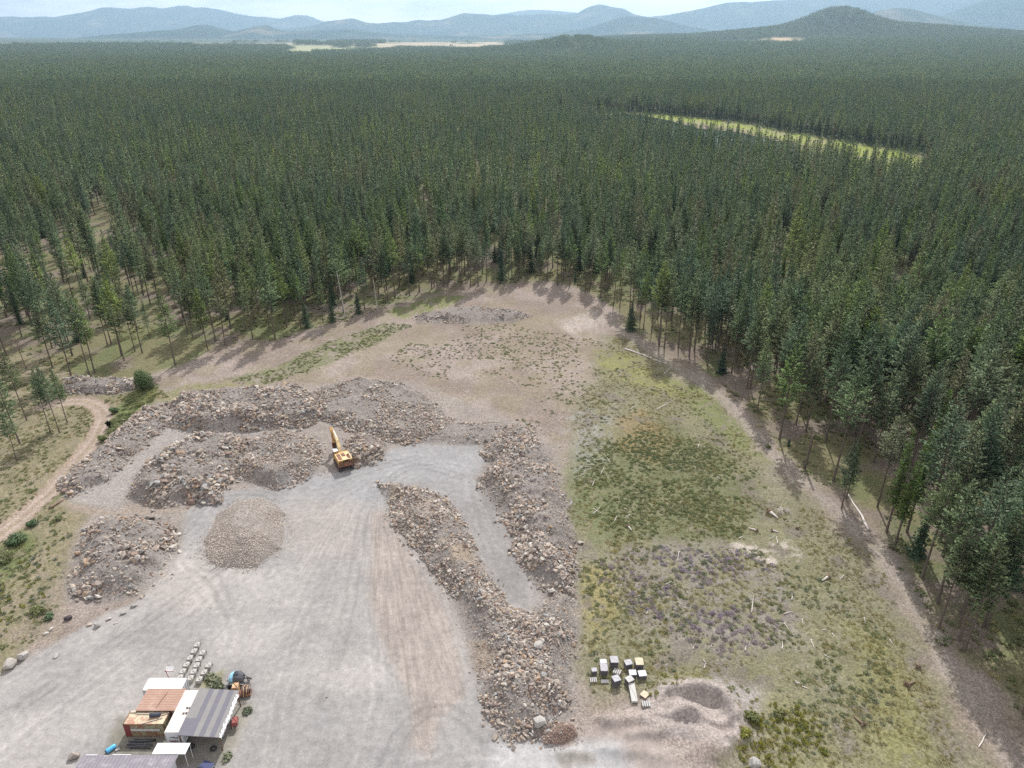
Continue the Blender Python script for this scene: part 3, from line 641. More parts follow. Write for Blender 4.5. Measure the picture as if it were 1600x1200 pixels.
# ================================================================== TREES
def pine_arrays(seed, H, R0, cb, kind='pine', lod=0):
    """returns trunk (V,F), crown (V,F,tint)"""
    r = np.random.default_rng(seed)
    nseg = 8 if lod == 0 else 4; ns = 6 if lod == 0 else 4
    bend = r.uniform(-.25, .25, 2)
    tv = []
    for i in range(nseg + 1):
        t = i / nseg; z = H * .97 * t
        rad = (.10 + .0042 * H) * (1 - t) ** .8 + .03
        if i == 0: rad *= 1.35
        cx, cy = bend * np.sin(t * 3.0)
        for k in range(ns):
            a = 2 * math.pi * k / ns; tv.append((cx + rad * math.cos(a), cy + rad * math.sin(a), z - (.4 if i == 0 else 0)))
    tf = [(i * ns + k, i * ns + (k + 1) % ns, (i + 1) * ns + (k + 1) % ns, (i + 1) * ns + k) for i in range(nseg) for k in range(ns)]
    P0 = []; D0 = []; S0 = []; T0 = []
    brs = []
    dz = {0: .58, 1: .85, 2: 1.5}[lod]
    z = cb
    while z < H - .2:
        t = (z - cb) / (H - cb)
        if kind == 'pine': prof = (min(1, .45 + 2.2 * t) if t < .25 else 1.0) * (1 - max(0, t - .18) / .82) ** .95
        elif kind == 'larch': prof = (1 - t) ** .8 * .9 + .06
        else: prof = (1 - t) ** .85
        nb = {0: 6, 1: 5, 2: 4}[lod] if t < .8 else 4
        if kind == 'spruce': nb += 2
        a0 = r.uniform(0, 6.28)
        for b in range(nb):
            if kind == 'pine' and r.random() < .16 + (.25 if t < .15 else 0): continue
            a = a0 + 2 * math.pi * b / nb + r.uniform(-.35, .35)
            Lb = R0 * prof * r.uniform(.55, 1.18) + .25
            up = {'pine': .12 + .55 * t, 'larch': -.05 + .3 * t, 'spruce': -.28 + .3 * t}[kind] + r.uniform(-.12, .12)
            brs.append((z + r.uniform(-.25, .25), a, Lb, up, r.random()))
        z += dz * r.uniform(.8, 1.2)
    for (z, a, Lb, up, rt) in brs:
        step = {0: .42, 1: .8, 2: 1.5}[lod]
        n = max(1, int(Lb / step)); clump = r.random()
        for q in range(n):
            s = (q + r.uniform(.45, 1.0)) / n
            if kind == 'pine' and s < .3 and Lb > 1.2 and lod < 2: continue
            d = Lb * s; sag = -.10 * Lb * s * s if kind != 'pine' else .06 * Lb * s * s
            wdt = Lb * .28 * (1 - .5 * s)
            for rep in range({0: 6, 1: 4, 2: 2}[lod]):
                off = r.uniform(-wdt, wdt)
                P0.append((math.cos(a) * d - math.sin(a) * off, math.sin(a) * d + math.cos(a) * off, z + up * d + sag + r.uniform(-.10, .14)))
                aa = a + r.uniform(-.9, .9)
                el = up + r.uniform(-.25, .40)
                D0.append((math.cos(aa) * math.cos(el), math.sin(aa) * math.cos(el), math.sin(el)))
                S0.append({0: .54, 1: .86, 2: 1.6}[lod] * r.uniform(.7, 1.25) * ({'pine': 1.0, 'larch': .8, 'spruce': .9}[kind]))
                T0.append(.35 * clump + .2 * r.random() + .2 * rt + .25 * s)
    for q in range({0: 5, 1: 3, 2: 2}[lod]):        # leader
        P0.append((0, 0, H - .3 - q * .25)); D0.append((r.uniform(-.3, .3), r.uniform(-.3, .3), 1)); S0.append(.7 if lod < 2 else 1.3); T0.append(.7)
    P0 = np.array(P0); D0 = np.array(D0); S0 = np.array(S0); T0 = np.array(T0)
    P0[:, :2] += bend * np.sin(P0[:, 2:3] / H * 3.0)
    D0 /= np.linalg.norm(D0, axis=1, keepdims=True)
    W = np.cross(D0, r.normal(size=D0.shape) * .6 + np.array([0, 0, 1.0])); W /= np.linalg.norm(W, axis=1, keepdims=True) + 1e-6
    S = S0[:, None]; wd = .24 if lod == 0 else .28
    A = P0 - D0 * S * .5; B = P0 + W * S * wd; Cc = P0 + D0 * S * .62; Dd = P0 - W * S * wd
    V = np.stack([A, B, Cc, Dd], 1).reshape(-1, 3)
    F = np.arange(len(V)).reshape(-1, 4)
    rad_ = np.hypot(P0[:, 0], P0[:, 1])[:, None] + .3
    CN = np.concatenate([P0[:, :2] / rad_ * .75, np.full((len(P0), 1), .75)], 1) + r.normal(size=P0.shape) * .28
    CN /= np.linalg.norm(CN, axis=1, keepdims=True)
    return (np.array(tv), np.array(tf)), (V, F, np.repeat(T0, 4), np.repeat(CN, 4, axis=0))
def fvec(me, n, v):
    a = me.attributes.new(n, 'FLOAT_VECTOR', 'POINT'); a.data.foreach_set('vector', np.asarray(v, np.float32).ravel())
KM = {'pine': M_NEEDLE, 'larch': M_LARCH, 'spruce': M_SPRUCE}
def tree_meshes(name, seed, H, R0, cb, kind):
    (tv, tf), (cv, cf, ct, cn) = pine_arrays(seed, H, R0, cb, kind, 0)
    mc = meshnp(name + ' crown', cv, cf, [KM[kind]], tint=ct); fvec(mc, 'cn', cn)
    return (meshnp(name + ' trunk', tv, tf, [M_BARK]), mc, H)
def joined(name, arrs, kmats):
    """arrs: list of (trunk, crown, offset, scale, rot, treerand, kindindex) merged in one mesh"""
    V = []; F = []; M = []; T = []; TR = []; CN = []; b = 0
    for (tv, tf), (cv, cf, ct, cn), off, s, ro, trn, ki in arrs:
        cs, sn = math.cos(ro), math.sin(ro); Rm = np.array([[cs, -sn, 0], [sn, cs, 0], [0, 0, 1]]) * s
        for v, f, m, t, q_ in ((tv, tf, 0, np.full(len(tv), .5), np.zeros((len(tv), 3)) + (0, 0, 1)), (cv, cf, ki, ct, cn)):
            CN.append(q_ @ (Rm / s).T)
            V.append(v @ Rm.T + off); F.append(f + b); b += len(v); M += [m] * len(f); T.append(t); TR.append(np.full(len(v), trn))
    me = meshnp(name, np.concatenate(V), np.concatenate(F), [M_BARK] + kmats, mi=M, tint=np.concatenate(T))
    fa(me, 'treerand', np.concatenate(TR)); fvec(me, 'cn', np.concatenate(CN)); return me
PINES = [tree_meshes('pine', 100 + i, 27 + (i % 3) * 1.5, 3.5 + .35 * (i % 4), 27 * (.36 + .045 * (i % 4)), 'pine') for i in range(8)]
LARCH = [tree_meshes('larch', 200 + i, 27, 1.9, 8, 'larch') for i in range(2)]
SPRUCE = [tree_meshes('spruce', 300 + i, 11, 2.2, .7, 'spruce') for i in range(3)]
def pobj(name, me): return bpy.data.objects.new(name, me)
near_protos = [pobj('near%02d' % i, joined('pine', [(*pine_arrays(100 + i, 27 + (i % 3) * 1.5, 3.0 + .3 * (i % 4), 27 * (.26 + .05 * (i % 4)), 'pine', 0), np.zeros(3), 1, 0, 0, 1)], [M_NEEDLE])) for i in range(6)]
near_protos += [pobj('near%02d' % (6 + i), joined('larch', [(*pine_arrays(200 + i, 27, 1.9, 8, 'larch', 0), np.zeros(3), 1, 0, 0, 1)], [M_LARCH])) for i in range(1)]
near_protos += [pobj('near%02d' % (7 + i), joined('spruce', [(*pine_arrays(300 + i, 17, 2.3, .7, 'spruce', 0), np.zeros(3), 1, 0, 0, 1)], [M_SPRUCE])) for i in range(1)]
mid_protos = [pobj('mid%02d' % i, joined('pine', [(*pine_arrays(400 + i, 27, 3.1 + .2 * (i % 3), 8, 'pine', 1), np.zeros(3), 1, 0, 0, 1)], [M_NEEDLE])) for i in range(5)]
mid_protos += [pobj('mid%02d' % (5 + i), joined('larch', [(*pine_arrays(420 + i, 26, 2.1, 8, 'larch', 1), np.zeros(3), 1, 0, 0, 1)], [M_LARCH])) for i in range(1)]
mid_protos += [pobj('mid%02d' % (6 + i), joined('spruce', [(*pine_arrays(430 + i, 24, 2.6, 5, 'spruce', 1), np.zeros(3), 1, 0, 0, 1)], [M_SPRUCE])) for i in range(1)]
far1 = [pine_arrays(500 + i, 26, 3.3, 9, 'pine', 2) for i in range(5)]
far1 = [((t[0][:0], t[1][:0]), cr) for t, cr in far1]
TILE = 42.0
tiles = []
for i in range(4):
    arr = []; g = 7
    for a in range(g):
        for b in range(g):
            q = RNG.random()
            arr.append((*far1[RNG.integers(5)], np.array([(a + RNG.random()) * TILE / g - TILE / 2, (b + RNG.random()) * TILE / g - TILE / 2, -1.0]), RNG.uniform(.45, 1.2), RNG.uniform(0, 6.28), q, 1))
    tiles.append(pobj('tile%02d' % i, joined('far trees', arr, [M_NEEDLE])))
ntile0 = len(near_protos) + len(mid_protos)

# ------------------------------------------------ forest layout
def inview(x, y, z=15, m=160):
    a, b, f = PX(x, y, z); return (a > -m) & (a < 1600 + m) & (f > 5) & (b < 1200 + 2 * m)
LEFTOPEN = PP([(-400, 1400), (-400, 600), (0, 600), (30, 690), (60, 694), (110, 650), (235, 575), (300, 562), (300, 1300)])
LEFTTHIN = PP([(-300, 640), (-300, 400), (0, 400), (130, 330), (200, 330), (245, 420), (300, 500), (300, 575), (240, 590), (0, 620)])
def free(x, y, zc=-1.0):
    ok = sdf(CLEAR, x, y, 60) < zc
    ok &= sdf(MARSH, x, y, 60) < -3
    ok &= sdf(LEFTOPEN, x, y, 10) < 0
    for g in GLADES: ok &= sdf(g, x, y, 20) < 0
    return ok
# hand-placed trees at the clearing's edge (photo pixel of the foot, height factor, kind, label)
L_ = 'pine'
EDGE = [
 (10, 555, 1, 0), (34, 526, 1, 0), (61, 529, .95, 0), (67, 524, 1, 0), (111, 587, 1.0, 'slender pine with its foot by the log at the stone strip'),
 (141, 591, 1.15, 'tall pine rooted at the top edge of the long stone strip beside the dirt road'), (168, 539, .95, 0), (174, 538, 1, 0), (211, 549, .85, 0), (274, 571, 1.0, 'pine rooted where the forest meets the left tip of the clearing, behind the round bush'),
 (66, 422, 1, 0), (61, 419, .9, 0), (239, 355, 1, 0), (128, 461, 1, 0), (115, 469, .9, 0), (187, 472, 1, 0), (211, 467, 1, 0), (190, 418, .9, 0), (23, 405, 1, 0), (293, 521, 1, 0),
 (31, 693, .9, 'pine at the left frame edge beyond the dirt road, its trunk left of the trio'), (42, 657, .85, 'pine behind the trio of pines, between them and the left frame edge'),
 (79, 676, .72, 'leftmost of the three pines standing close together inside the bend of the dirt road'), (93, 676, .8, 'middle one of the three pines standing close together inside the bend of the dirt road'),
 (105, 660, .66, 'rightmost of the three pines standing close together inside the bend of the dirt road'), (26, 720, .6, 'short pine at the left frame edge nearest to the dirt road'),
 (325, 547, .95, 0), (352, 540, 1, 0), (395, 530, 1.05, 0), (430, 530, 1.1, 'tall pine rooted right on the rim, left of the pale leaning trunk'), (470, 513, .9, 0), (505, 505, .8, 0), (606, 470, 1, 0), (640, 462, .9, 0),
 (570, 484, .85, 0), (675, 452, 1, 0), (700, 450, .95, 0), (735, 448, 1.05, 'pine with a clean dark trunk ending at the middle of the far rim'), (760, 440, 1, 0), (800, 436, 1, 0), (812, 430, .9, 0), (855, 438, 1, 0), (871, 446, 1, 0), (880, 440, 1, 0), (890, 447, 1.05, 0),
 (922, 450, 1, 0), (938, 466, 1.1, 'pine with a straight bare trunk ending on the rim above the dark rounded fir'), (948, 452, 1, 0),
 (1000, 500, .9, 0), (1018, 520, .95, 0), (1030, 540, 1.05, 'left one of a close pair of tall pines above the long pale fallen log'), (1038, 543, 1.08, 'right one of a close pair of tall pines above the long pale fallen log'), (1060, 540, .9, 0),
 (1077, 545, 1, 0), (1085, 547, 1, 0), (1103, 560, 1, 0), (1117, 553, 1, 0), (1138, 533, 1.05, 0), (1150, 567, .95, 0), (1153, 573, .9, 0), (1167, 608, .95, 0), (1172, 607, 1.0, 0),
 (1183, 643, .75, 'short dense pine beside the trail, next to the tall pine with the long bare trunk'), (1218, 687, 1.0, 'tall pine with a long bare reddish trunk standing alone on the edge of the trail'),
 (1302, 752, 1.12, 'thick-trunked pine beside the trail, right of the broken dead trunk'), (1315, 794, .62, 'small pine standing at the upper end of the leaning pale log'), (1365, 723, .95, 0), (1371, 792, .9, 0), (1340, 700, 1, 0), (1290, 690, 1.0, 0),
 (1250, 640, 1, 0), (1200, 590, 1, 0), (1467, 981, .78, 'leaning slim pine, leftmost trunk of the clump at the right end of the trail'), (1498, 977, .7, 0), (1498, 1002, .92, 'pine in the middle of the clump at the right end of the trail'),
 (1506, 1017, .9, 'pine with the lowest foot of the clump at the right end of the trail'), (1537, 979, .85, 'left one of two touching trunks at the right of the clump'), (1542, 983, .82, 'right one of two touching trunks at the right of the clump'), (1598, 1117, .95, 'pine cut off by the right frame edge near the bottom corner'),
]
LARCHES = [(1385, 831, .95, 'bright green feathery larch, leftmost of the larch trio beside the dark young fir'), (1398, 852, .9, 'bright green larch, front one of the larch trio beside the dark young fir'), (1417, 831, 1.02, 'bright green larch with the longest bare trunk, right of its trio'), (1322, 779, .62, 'small bright green larch right of the thick-trunked pine'), (1590, 560, .8, 'bright green larch amid grey-green pines at the right frame edge'), (1440, 760, .95, 'bright green larch tall behind the larch trio')]
FIRS = [(1429, 869, .95, 'dark young fir at the foot of the larch trio on the trail'), (985, 516, 1.0, 'dark rounded fir at the right corner of the clearing, lower than the trees behind'), (1127, 583, .78, 'small conical fir beside the log along the upper trail'),
 (899, 441, .45, 'small dark fir between the bare trunks of the far rim'), (480, 512, 1.0, 'bushy fir at the foot of the left far tree line'), (520, 503, .9, 'bushy fir left of the pale leaning trunk'), (560, 490, .8, 'bushy fir right of the pale leaning trunk'), (1232, 697, .25, 'knee-high fir seedling beside the tall pine with the bare reddish trunk'), (128, 714, 0, '')]
trees_x = []; trees_y = []
TREECOUNT = 0
DENSE_LABELS = [
  ('pine standing in the thin open woodland of yellow grass left of the clearing', 'pines of the thin woodland at the left'),
  ('pine in the tight stand along the far left rim of the clearing', 'pines along the far left rim'),
  ('pine in the row of bare trunks along the centre of the far rim', 'pines along the far centre rim'),
  ('pine in the stand above the upper end of the trail', 'pines above the upper trail'),
  ('pine in the dense stand right of the trail, crown touching its neighbours', 'pines right of the trail'),
  ('pine in the nearest dense stand by the lower right corner', 'pines by the lower right corner')]
def region(px, py):
    if px < 290: return 0
    if px < 600: return 1
    if px < 960: return 2
    if px < 1160: return 3
    if py < 800: return 4
    return 5
def plant(kind, x, y, s, label=None, group=None, rz=None):
    global TREECOUNT; TREECOUNT += 1
    r = random.Random(TREECOUNT * 13 + 5)
    src = {'pine': PINES, 'larch': LARCH, 'spruce': SPRUCE}[kind]; tr, cr, H = r.choice(src)
    nm = {'pine': 'pine_tree', 'larch': 'larch_tree', 'spruce': 'fir_tree'}[kind]
    o = empty(nm, (x, y, H1(x, y) - .1), r.uniform(0, 6.28) if rz is None else rz, label, {'pine': 'pine tree', 'larch': 'larch tree', 'spruce': 'fir tree'}[kind], group)
    o.rotation_euler.x = r.uniform(-.025, .025); o.rotation_euler.y = r.uniform(-.025, .025)
    o.scale = (s * r.uniform(.9, 1.12),) * 2 + (s,)
    for n, me in (('trunk', tr), ('crown', cr)):
        c = bpy.data.objects.new(n, me); ROOT.objects.link(c); c.parent = o
    return o
taken = []
for (px, py, s, lb) in EDGE:
    p = P(px, py); taken.append((p[0], p[1]))
    rg = DENSE_LABELS[region(px, py)]
    plant('pine', p[0], p[1], s * (.86 if px < 1000 else 1.0), lb or rg[0], 'pines' if lb else rg[1])
for (px, py, s, lb) in LARCHES:
    p = P(px, py); taken.append((p[0], p[1])); plant('larch', p[0], p[1], s, lb, 'larches')
for (px, py, s, lb) in FIRS:
    if s: p = P(px, py); plant('spruce', p[0], p[1], s, lb, 'young firs')
# random forest on a jittered grid
def jgrid(x0, x1, y0, y1, s):
    a, b = np.meshgrid(np.arange(x0, x1, s), np.arange(y0, y1, s)); a = a.ravel(); b = b.ravel()
    return a + RNG.uniform(-.48, .48, a.shape) * s, b + RNG.uniform(-.48, .48, b.shape) * s
fx, fy = jgrid(-330, 330, 40, 420, 5.3)
ok = inview(fx, fy, 15, 420) & free(fx, fy)
thin = sdf(LEFTTHIN, fx, fy, 10) > 0
ed_ = -sdf(CLEAR, fx, fy, 60); ok &= (ed_ > 16) | (RNG.random(len(fx)) < .42)
ok &= ~thin | (RNG.random(len(fx)) < .40)
ok &= RNG.random(len(fx)) < (.62 + .33 * sstep(.42, .58, fbm(fx, fy, 22, 2, 401)))
for tx, ty in taken: ok &= np.hypot(fx - tx, fy - ty) > 2.6
fx, fy = fx[ok], fy[ok]
# largest in view become single trees
pa, pb, pf = PX(fx, fy, 14.0)
vis = (pa > 0) & (pa < 1600) & (pb > 0) & (pb < 1200)
edge_d = -sdf(CLEAR, fx, fy, 60)
score = pf + np.where(edge_d < 12, -60, 0) + np.where(vis, 0, 1e6)
order = np.argsort(score); NIND = 300 - len(EDGE)
ind = order[:NIND]; mask = np.zeros(len(fx), bool); mask[ind] = True; mask &= vis
ba, bb, _ = PX(fx, fy, 0.0)
for i in np.where(mask)[0]:
    lb, gp = DENSE_LABELS[region(ba[i], bb[i])]
    plant('pine', float(fx[i]), float(fy[i]), float(RNG.uniform(.72, 1.0) * (1.2 if fx[i] > 40 and fy[i] < 190 else 1)), lb, gp)
nx_, ny_ = fx[~mask], fy[~mask]
pts = []; rot = []; scl = []; idx = []
def push(x, y, ids, smin, smax, sink=.1):
    n = len(x); z = heights(x, y) - sink; s = RNG.uniform(smin, smax, n)
    pts.append(np.stack([x, y, z], 1)); rot.append(np.stack([RNG.uniform(-.03, .03, n), RNG.uniform(-.03, .03, n), RNG.uniform(0, 6.28, n)], 1))
    scl.append(np.stack([s * RNG.uniform(.88, 1.15, n), s * RNG.uniform(.88, 1.15, n), s], 1)); idx.append(ids)
q = RNG.random(len(nx_)); push(nx_, ny_, np.where(q < .86, RNG.integers(0, 6, len(nx_)), np.where(q < .91, 6, 7)), .50, 1.08)
a, b = jgrid(-1300, 1300, 420, 1500, 5.7)
ok = inview(a, b, 15, 200) & free(a, b) & (RNG.random(len(a)) < .70 + .25 * sstep(.40, .58, fbm(a, b, 60, 3, 411))); a, b = a[ok], b[ok]
q = RNG.random(len(a)); push(a, b, 8 + np.where(q < .88, RNG.integers(0, 5, len(a)), np.where(q < .92, 5, 6)), .48, 1.10)
ma, mb2 = jgrid(-100, 900, 400, 1150, 5.0); dq = sdf(MARSH, ma, mb2, 60); k_ = (dq < 0) & (dq > -26) & (RNG.random(len(ma)) < .75); push(ma[k_], mb2[k_], np.full(int(k_.sum()), 14), .25, .6)
a, b = jgrid(-7000, 7000, 1500, 9200, TILE * .94)
z = heights(a, b); pr = np.hypot(a, b); fpx = a / b * 1253 + 800
okk = inview(a, b, 30, 120)
for (p0, p1, r0, r1) in FF: okk &= ~((fpx > p0) & (fpx < p1) & (pr > r0 - 100) & (pr < r1 + 100) & (RNG.random(len(a)) > .03))
okk &= (pr < np.where(fpx < 790, 9000, 8500)); 
def fld(a, b, px0, px1, r0, r1):
    e1 = fbm(a, b, 700, 4, 801) - .5; e2 = fbm(a, b, 900, 4, 811) - .5; fx = a / b * 1253 + 800; r_ = np.hypot(a, b)
    return (fx + 160 * e1 > px0) & (fx + 160 * e2 < px1) & (r_ + 1500 * e2 > r0) & (r_ + 1200 * e1 < r1) & (fbm(a, b, 420, 4, 821) > .39)
for q_ in FIELDS: okk &= ~fld(a, b, *q_)
a, b = a[okk], b[okk]
push(a, b, 15 + RNG.integers(0, 4, len(a)), .9, 1.08)
print('forest', [len(p) for p in pts], 'individual', int(mask.sum()) + len(EDGE))
scatter('forest', np.concatenate(pts), np.concatenate(rot), np.concatenate(scl), np.concatenate(idx), near_protos + mid_protos + tiles, 'endless dense conifer forest covering the plain beyond the nearest trees', 'forest')

# ================================================================== ROCKS
def stone_mat(name, cols, scale=3.0):
    m, N, L = newmat(name); o = N.new('ShaderNodeOutputMaterial'); b = N.new('ShaderNodeBsdfPrincipled')
    oi = N.new('ShaderNodeObjectInfo'); tcn = N.new('ShaderNodeTexCoord')
    c = ramp(N, L, oi.outputs['Random'], [(i / len(cols), q) for i, q in enumerate(cols)], 'CONSTANT')
    f = noise(N, L, tcn.outputs['Object'], scale, 5, .7)
    s = ramp(N, L, f, [(.3, (.72, .70, .68)), (.7, (1.25, 1.24, 1.22))]); c = mixc(N, L, c, s, 1.0, 'MULTIPLY')
    L.new(c, b.inputs['Base Color']); b.inputs['Roughness'].default_value = .9; b.inputs['Specular IOR Level'].default_value = .2
    L.new(b.outputs[0], o.inputs[0]); return m
RC = [(0.330, 0.277, 0.238), (0.281, 0.247, 0.223), (0.388, 0.338, 0.294), (0.242, 0.181, 0.153), (0.339, 0.298, 0.254), (0.291, 0.293, 0.289), (0.475, 0.444, 0.401), (0.165, 0.141, 0.126), (0.339, 0.253, 0.182), (0.262, 0.232, 0.207), (0.417, 0.359, 0.299), (0.213, 0.187, 0.172)]
M_ROCK = stone_mat('broken rock', RC)
M_GREY = stone_mat('grey rock', [(.37, .355, .335), (.42, .395, .365), (.32, .31, .295)])
M_FINE = stone_mat('fine stone', [(.40, .355, .315), (.36, .32, .285), (.45, .40, .355), (.31, .275, .245)])
M_RED = stone_mat('reddish gravel', [(.25, .18, .15), (.22, .165, .14), (.30, .22, .18)])
M_CONC = simple('concrete', (.42, .40, .375), .9, var=.2, scale=2, dirt=(.25, .23, .20), dirt_amt=.35)
def rock_mesh(name, seed, mat, dims=(1, .78, .5), n=15):
    r = random.Random(seed); bm = bmesh.new()
    for i in range(n):
        v = Vector((r.gauss(0, 1), r.gauss(0, 1), r.gauss(0, 1))).normalized() * r.uniform(.78, 1.0)
        m = max(abs(v.x), abs(v.y), abs(v.z)); v = v * (1 + .35 * (1 / m - 1))
        bm.verts.new((v.x * dims[0] * .5, v.y * dims[1] * .5, v.z * dims[2] * .5))
    res = bmesh.ops.convex_hull(bm, input=bm.verts)
    for g in res['geom_interior'] + res['geom_unused']:
        if isinstance(g, bmesh.types.BMVert) and g.is_valid: bm.verts.remove(g)
    me = bpy.data.meshes.new(name); bm.to_mesh(me); bm.free(); me.materials.append(mat); return me
ROCKM = [rock_mesh('rock', 10 + i, M_ROCK, (1, random.uniform(.55, .9), random.uniform(.32, .62)), 12 + i % 5) for i in range(10)]
rock_p = [pobj('rock%02d' % i, m) for i, m in enumerate(ROCKM)]
fine_p = [pobj('fine%02d' % i, rock_mesh('stone', 50 + i, M_FINE, (1, .8, .6), 10)) for i in range(4)]
red_p = [pobj('red%02d' % i, rock_mesh('stone', 60 + i, M_RED, (1, .8, .6), 10)) for i in range(3)]
HNAME = {'A': 'tall dark rubble heap left behind the excavator', 'B': 'low brown rubble spread behind the excavator', 'C': 'rubble strip along the left bank of the stony ramp',
 'D': 'big rubble heap in front of the stony ramp', 'E': 'brown heap of smaller broken rock left of the excavator', 'F': 'low rock heap right of the excavator bucket',
 'H': 'separate rubble heap at the left edge of the yard', 'I': 'long rubble ridge in the middle of the yard', 'J': 'rubble ridge between the grey ramp and the green field', 'K': 'low rubble bank at the head of the grey ramp',
 'L': 'low stone berm along the far rim of the clearing', 'M': 'stone strip beside the bend of the dirt road'}
cand = []
for n, (pl, h, e, rs) in HEAPS.items():
    if n == 'O': continue
    lo = pl.min(0) - 2; hi = pl.max(0) + 2; area = np.prod(hi - lo)
    cnt = int(2.2 * area / (rs * rs * {'G': .45, 'N': .6, 'L': 1.6, 'B': .6, 'K': .9}.get(n, .36)))
    x = RNG.uniform(lo[0], hi[0], cnt); y = RNG.uniform(lo[1], hi[1], cnt)
    e_ = .5; gx_ = (heights(x + e_, y) - heights(x - e_, y)) / (2 * e_); gy_ = (heights(x, y + e_) - heights(x, y - e_)) / (2 * e_)
    slope = np.hypot(gx_, gy_) + np.clip(gy_, 0, 2) * .8
    d = sdf(pl, x + 4.2 * (fbm(x, y, 9, 4, 31) - .5), y + 4.2 * (fbm(x, y, 9, 4, 41) - .5))
    big = fbm(x, y, 5, 2, 500 + ord(n))
    keep = (d > -.2) | ((d > -1.6) & (RNG.random(cnt) < .10))
    if n == 'G': keep |= (d > -3.0) & (RNG.random(cnt) < .22 * np.clip(1 + d / 3, 0, 1))
    keep &= RNG.random(cnt) < np.clip(.36 + .75 * slope, 0, 1)
    if n not in 'GN': keep &= (RNG.random(cnt) < .30 + 1.2 * sstep(.36, .60, big))
    x, y, d, big = x[keep], y[keep], d[keep], big[keep]; k = len(x)
    s = .88 * rs * np.exp(RNG.normal(-.12, .45, k)) * (.7 + .6 * sstep(.35, .65, big)); s = np.clip(s, rs * .3, rs * 2.4)
    z = heights(x, y) + s * .12
    rt = np.stack([RNG.normal(0, .45, k), RNG.normal(0, .45, k), RNG.uniform(0, 6.28, k)], 1)
    sc3 = np.stack([s, s, s], 1)
    if n in 'GN':
        pr = fine_p if n == 'G' else red_p
        scatter('gravel_heap', np.stack([x, y, z], 1), rt, sc3, RNG.integers(0, len(pr), k), pr,
                'cone of pale tan crushed stone standing in the middle of the grey yard' if n == 'G' else 'small reddish gravel mound below the tip of the long rubble ridge', 'gravel heap'); continue
    a, b, f = PX(x, y, z); sz = s / f * (f > 5) * ((a > 5) & (a < 1595) & (b < 1195))
    ids = RNG.integers(0, len(rock_p), k)
    cand.append((n, x, y, z, rt, s, ids, sz))
allsz = np.concatenate([c_[7] for c_ in cand]); thr = np.sort(allsz)[-262]
for n, x, y, z, rt, s, ids, sz in cand:
    m = sz >= thr
    for i in np.where(m)[0]:
        o = bpy.data.objects.new('rock', ROCKM[int(ids[i])]); ROOT.objects.link(o); o.location = (x[i], y[i], z[i] + .12 * s[i]); o.rotation_euler = rt[i]; o.scale = (s[i],) * 3
        tag(o, 'big angular block lying on the ' + HNAME[n], 'rock', 'large blocks on the ' + HNAME[n])
    m = ~m; k = m.sum()
    scatter('rubble', np.stack([x[m], y[m], z[m]], 1), rt[m], np.stack([s[m]] * 3, 1), ids[m], rock_p, 'loose broken rock covering the ' + HNAME[n], 'rubble')
# loose stones strewn over the rest
x = RNG.uniform(-85, 60, 9000); y = RNG.uniform(72, 215, 9000)
inside = sdf(CLEAR, x, y, 40) > 1; near_h = np.full(9000, -99.0)
for n, (pl, h, e, rs) in HEAPS.items(): near_h = np.maximum(near_h, sdf(pl, x, y, 20))
pk = inside & (RNG.random(9000) < np.where(near_h > -4, .35, .07) * np.where(sdf(YARD, x, y, 20) > 3, .25, 1))
x, y = x[pk], y[pk]; k = len(x); s = np.exp(RNG.normal(-1.25, .4, k))
scatter('scattered_stones', np.stack([x, y, heights(x, y)], 1), np.stack([RNG.normal(0, .3, k), RNG.normal(0, .3, k), RNG.uniform(0, 6.28, k)], 1), np.stack([s] * 3, 1), RNG.integers(0, 10, k), rock_p, 'small loose stones strewn around the heaps and bare ground', 'stones')

# ================================================================== LOW PLANTS
def tuft(name, mat, seed, n=26, r=.5, h=.4, w=.10, spread=1.0):
    q = np.random.default_rng(seed); V = []; T = []
    for i in range(n):
        a = q.uniform(0, 6.28); d = r * math.sqrt(q.random()); bx, by = math.cos(a) * d * .55, math.sin(a) * d * .55
        hh = h * q.uniform(.5, 1.1) * (1 - .4 * d / r); tx, ty = math.cos(a) * d * 1.2 * spread, math.sin(a) * d * 1.2 * spread
        pa_ = a + 1.57 + q.uniform(-.7, .7); wx_, wy_ = math.cos(pa_) * w, math.sin(pa_) * w
        V += [(bx, by, -.03), ((bx + tx) / 2 + wx_, (by + ty) / 2 + wy_, hh * .55), (tx, ty, hh), ((bx + tx) / 2 - wx_, (by + ty) / 2 - wy_, hh * .55)]; T += [q.random()] * 4
    return meshnp(name, np.array(V), np.arange(len(V)).reshape(-1, 4), [mat], tint=np.array(T))
def tset(pref, mat, k, **kw): return [pobj('%s%d' % (pref, i), tuft('tuft', mat, 700 + i, **kw)) for i in range(k)]
tg = tset('g', M_WEED, 3, n=40, r=.6, h=.26, w=.09); td = tset('d', M_DRY, 2, n=30, r=.5, h=.28, w=.05); tp = tset('p', M_PURPLE, 2, n=44, r=.6, h=.38, w=.06)
ts = tset('s', M_SAGE, 2, n=34, r=.55, h=.30, w=.09); ty_ = tset('y', M_YEL, 2, n=26, r=.4, h=.55, w=.06)
NOWEED = [PIT] + [h[0] for k_, h in HEAPS.items() if k_ not in 'LBK']
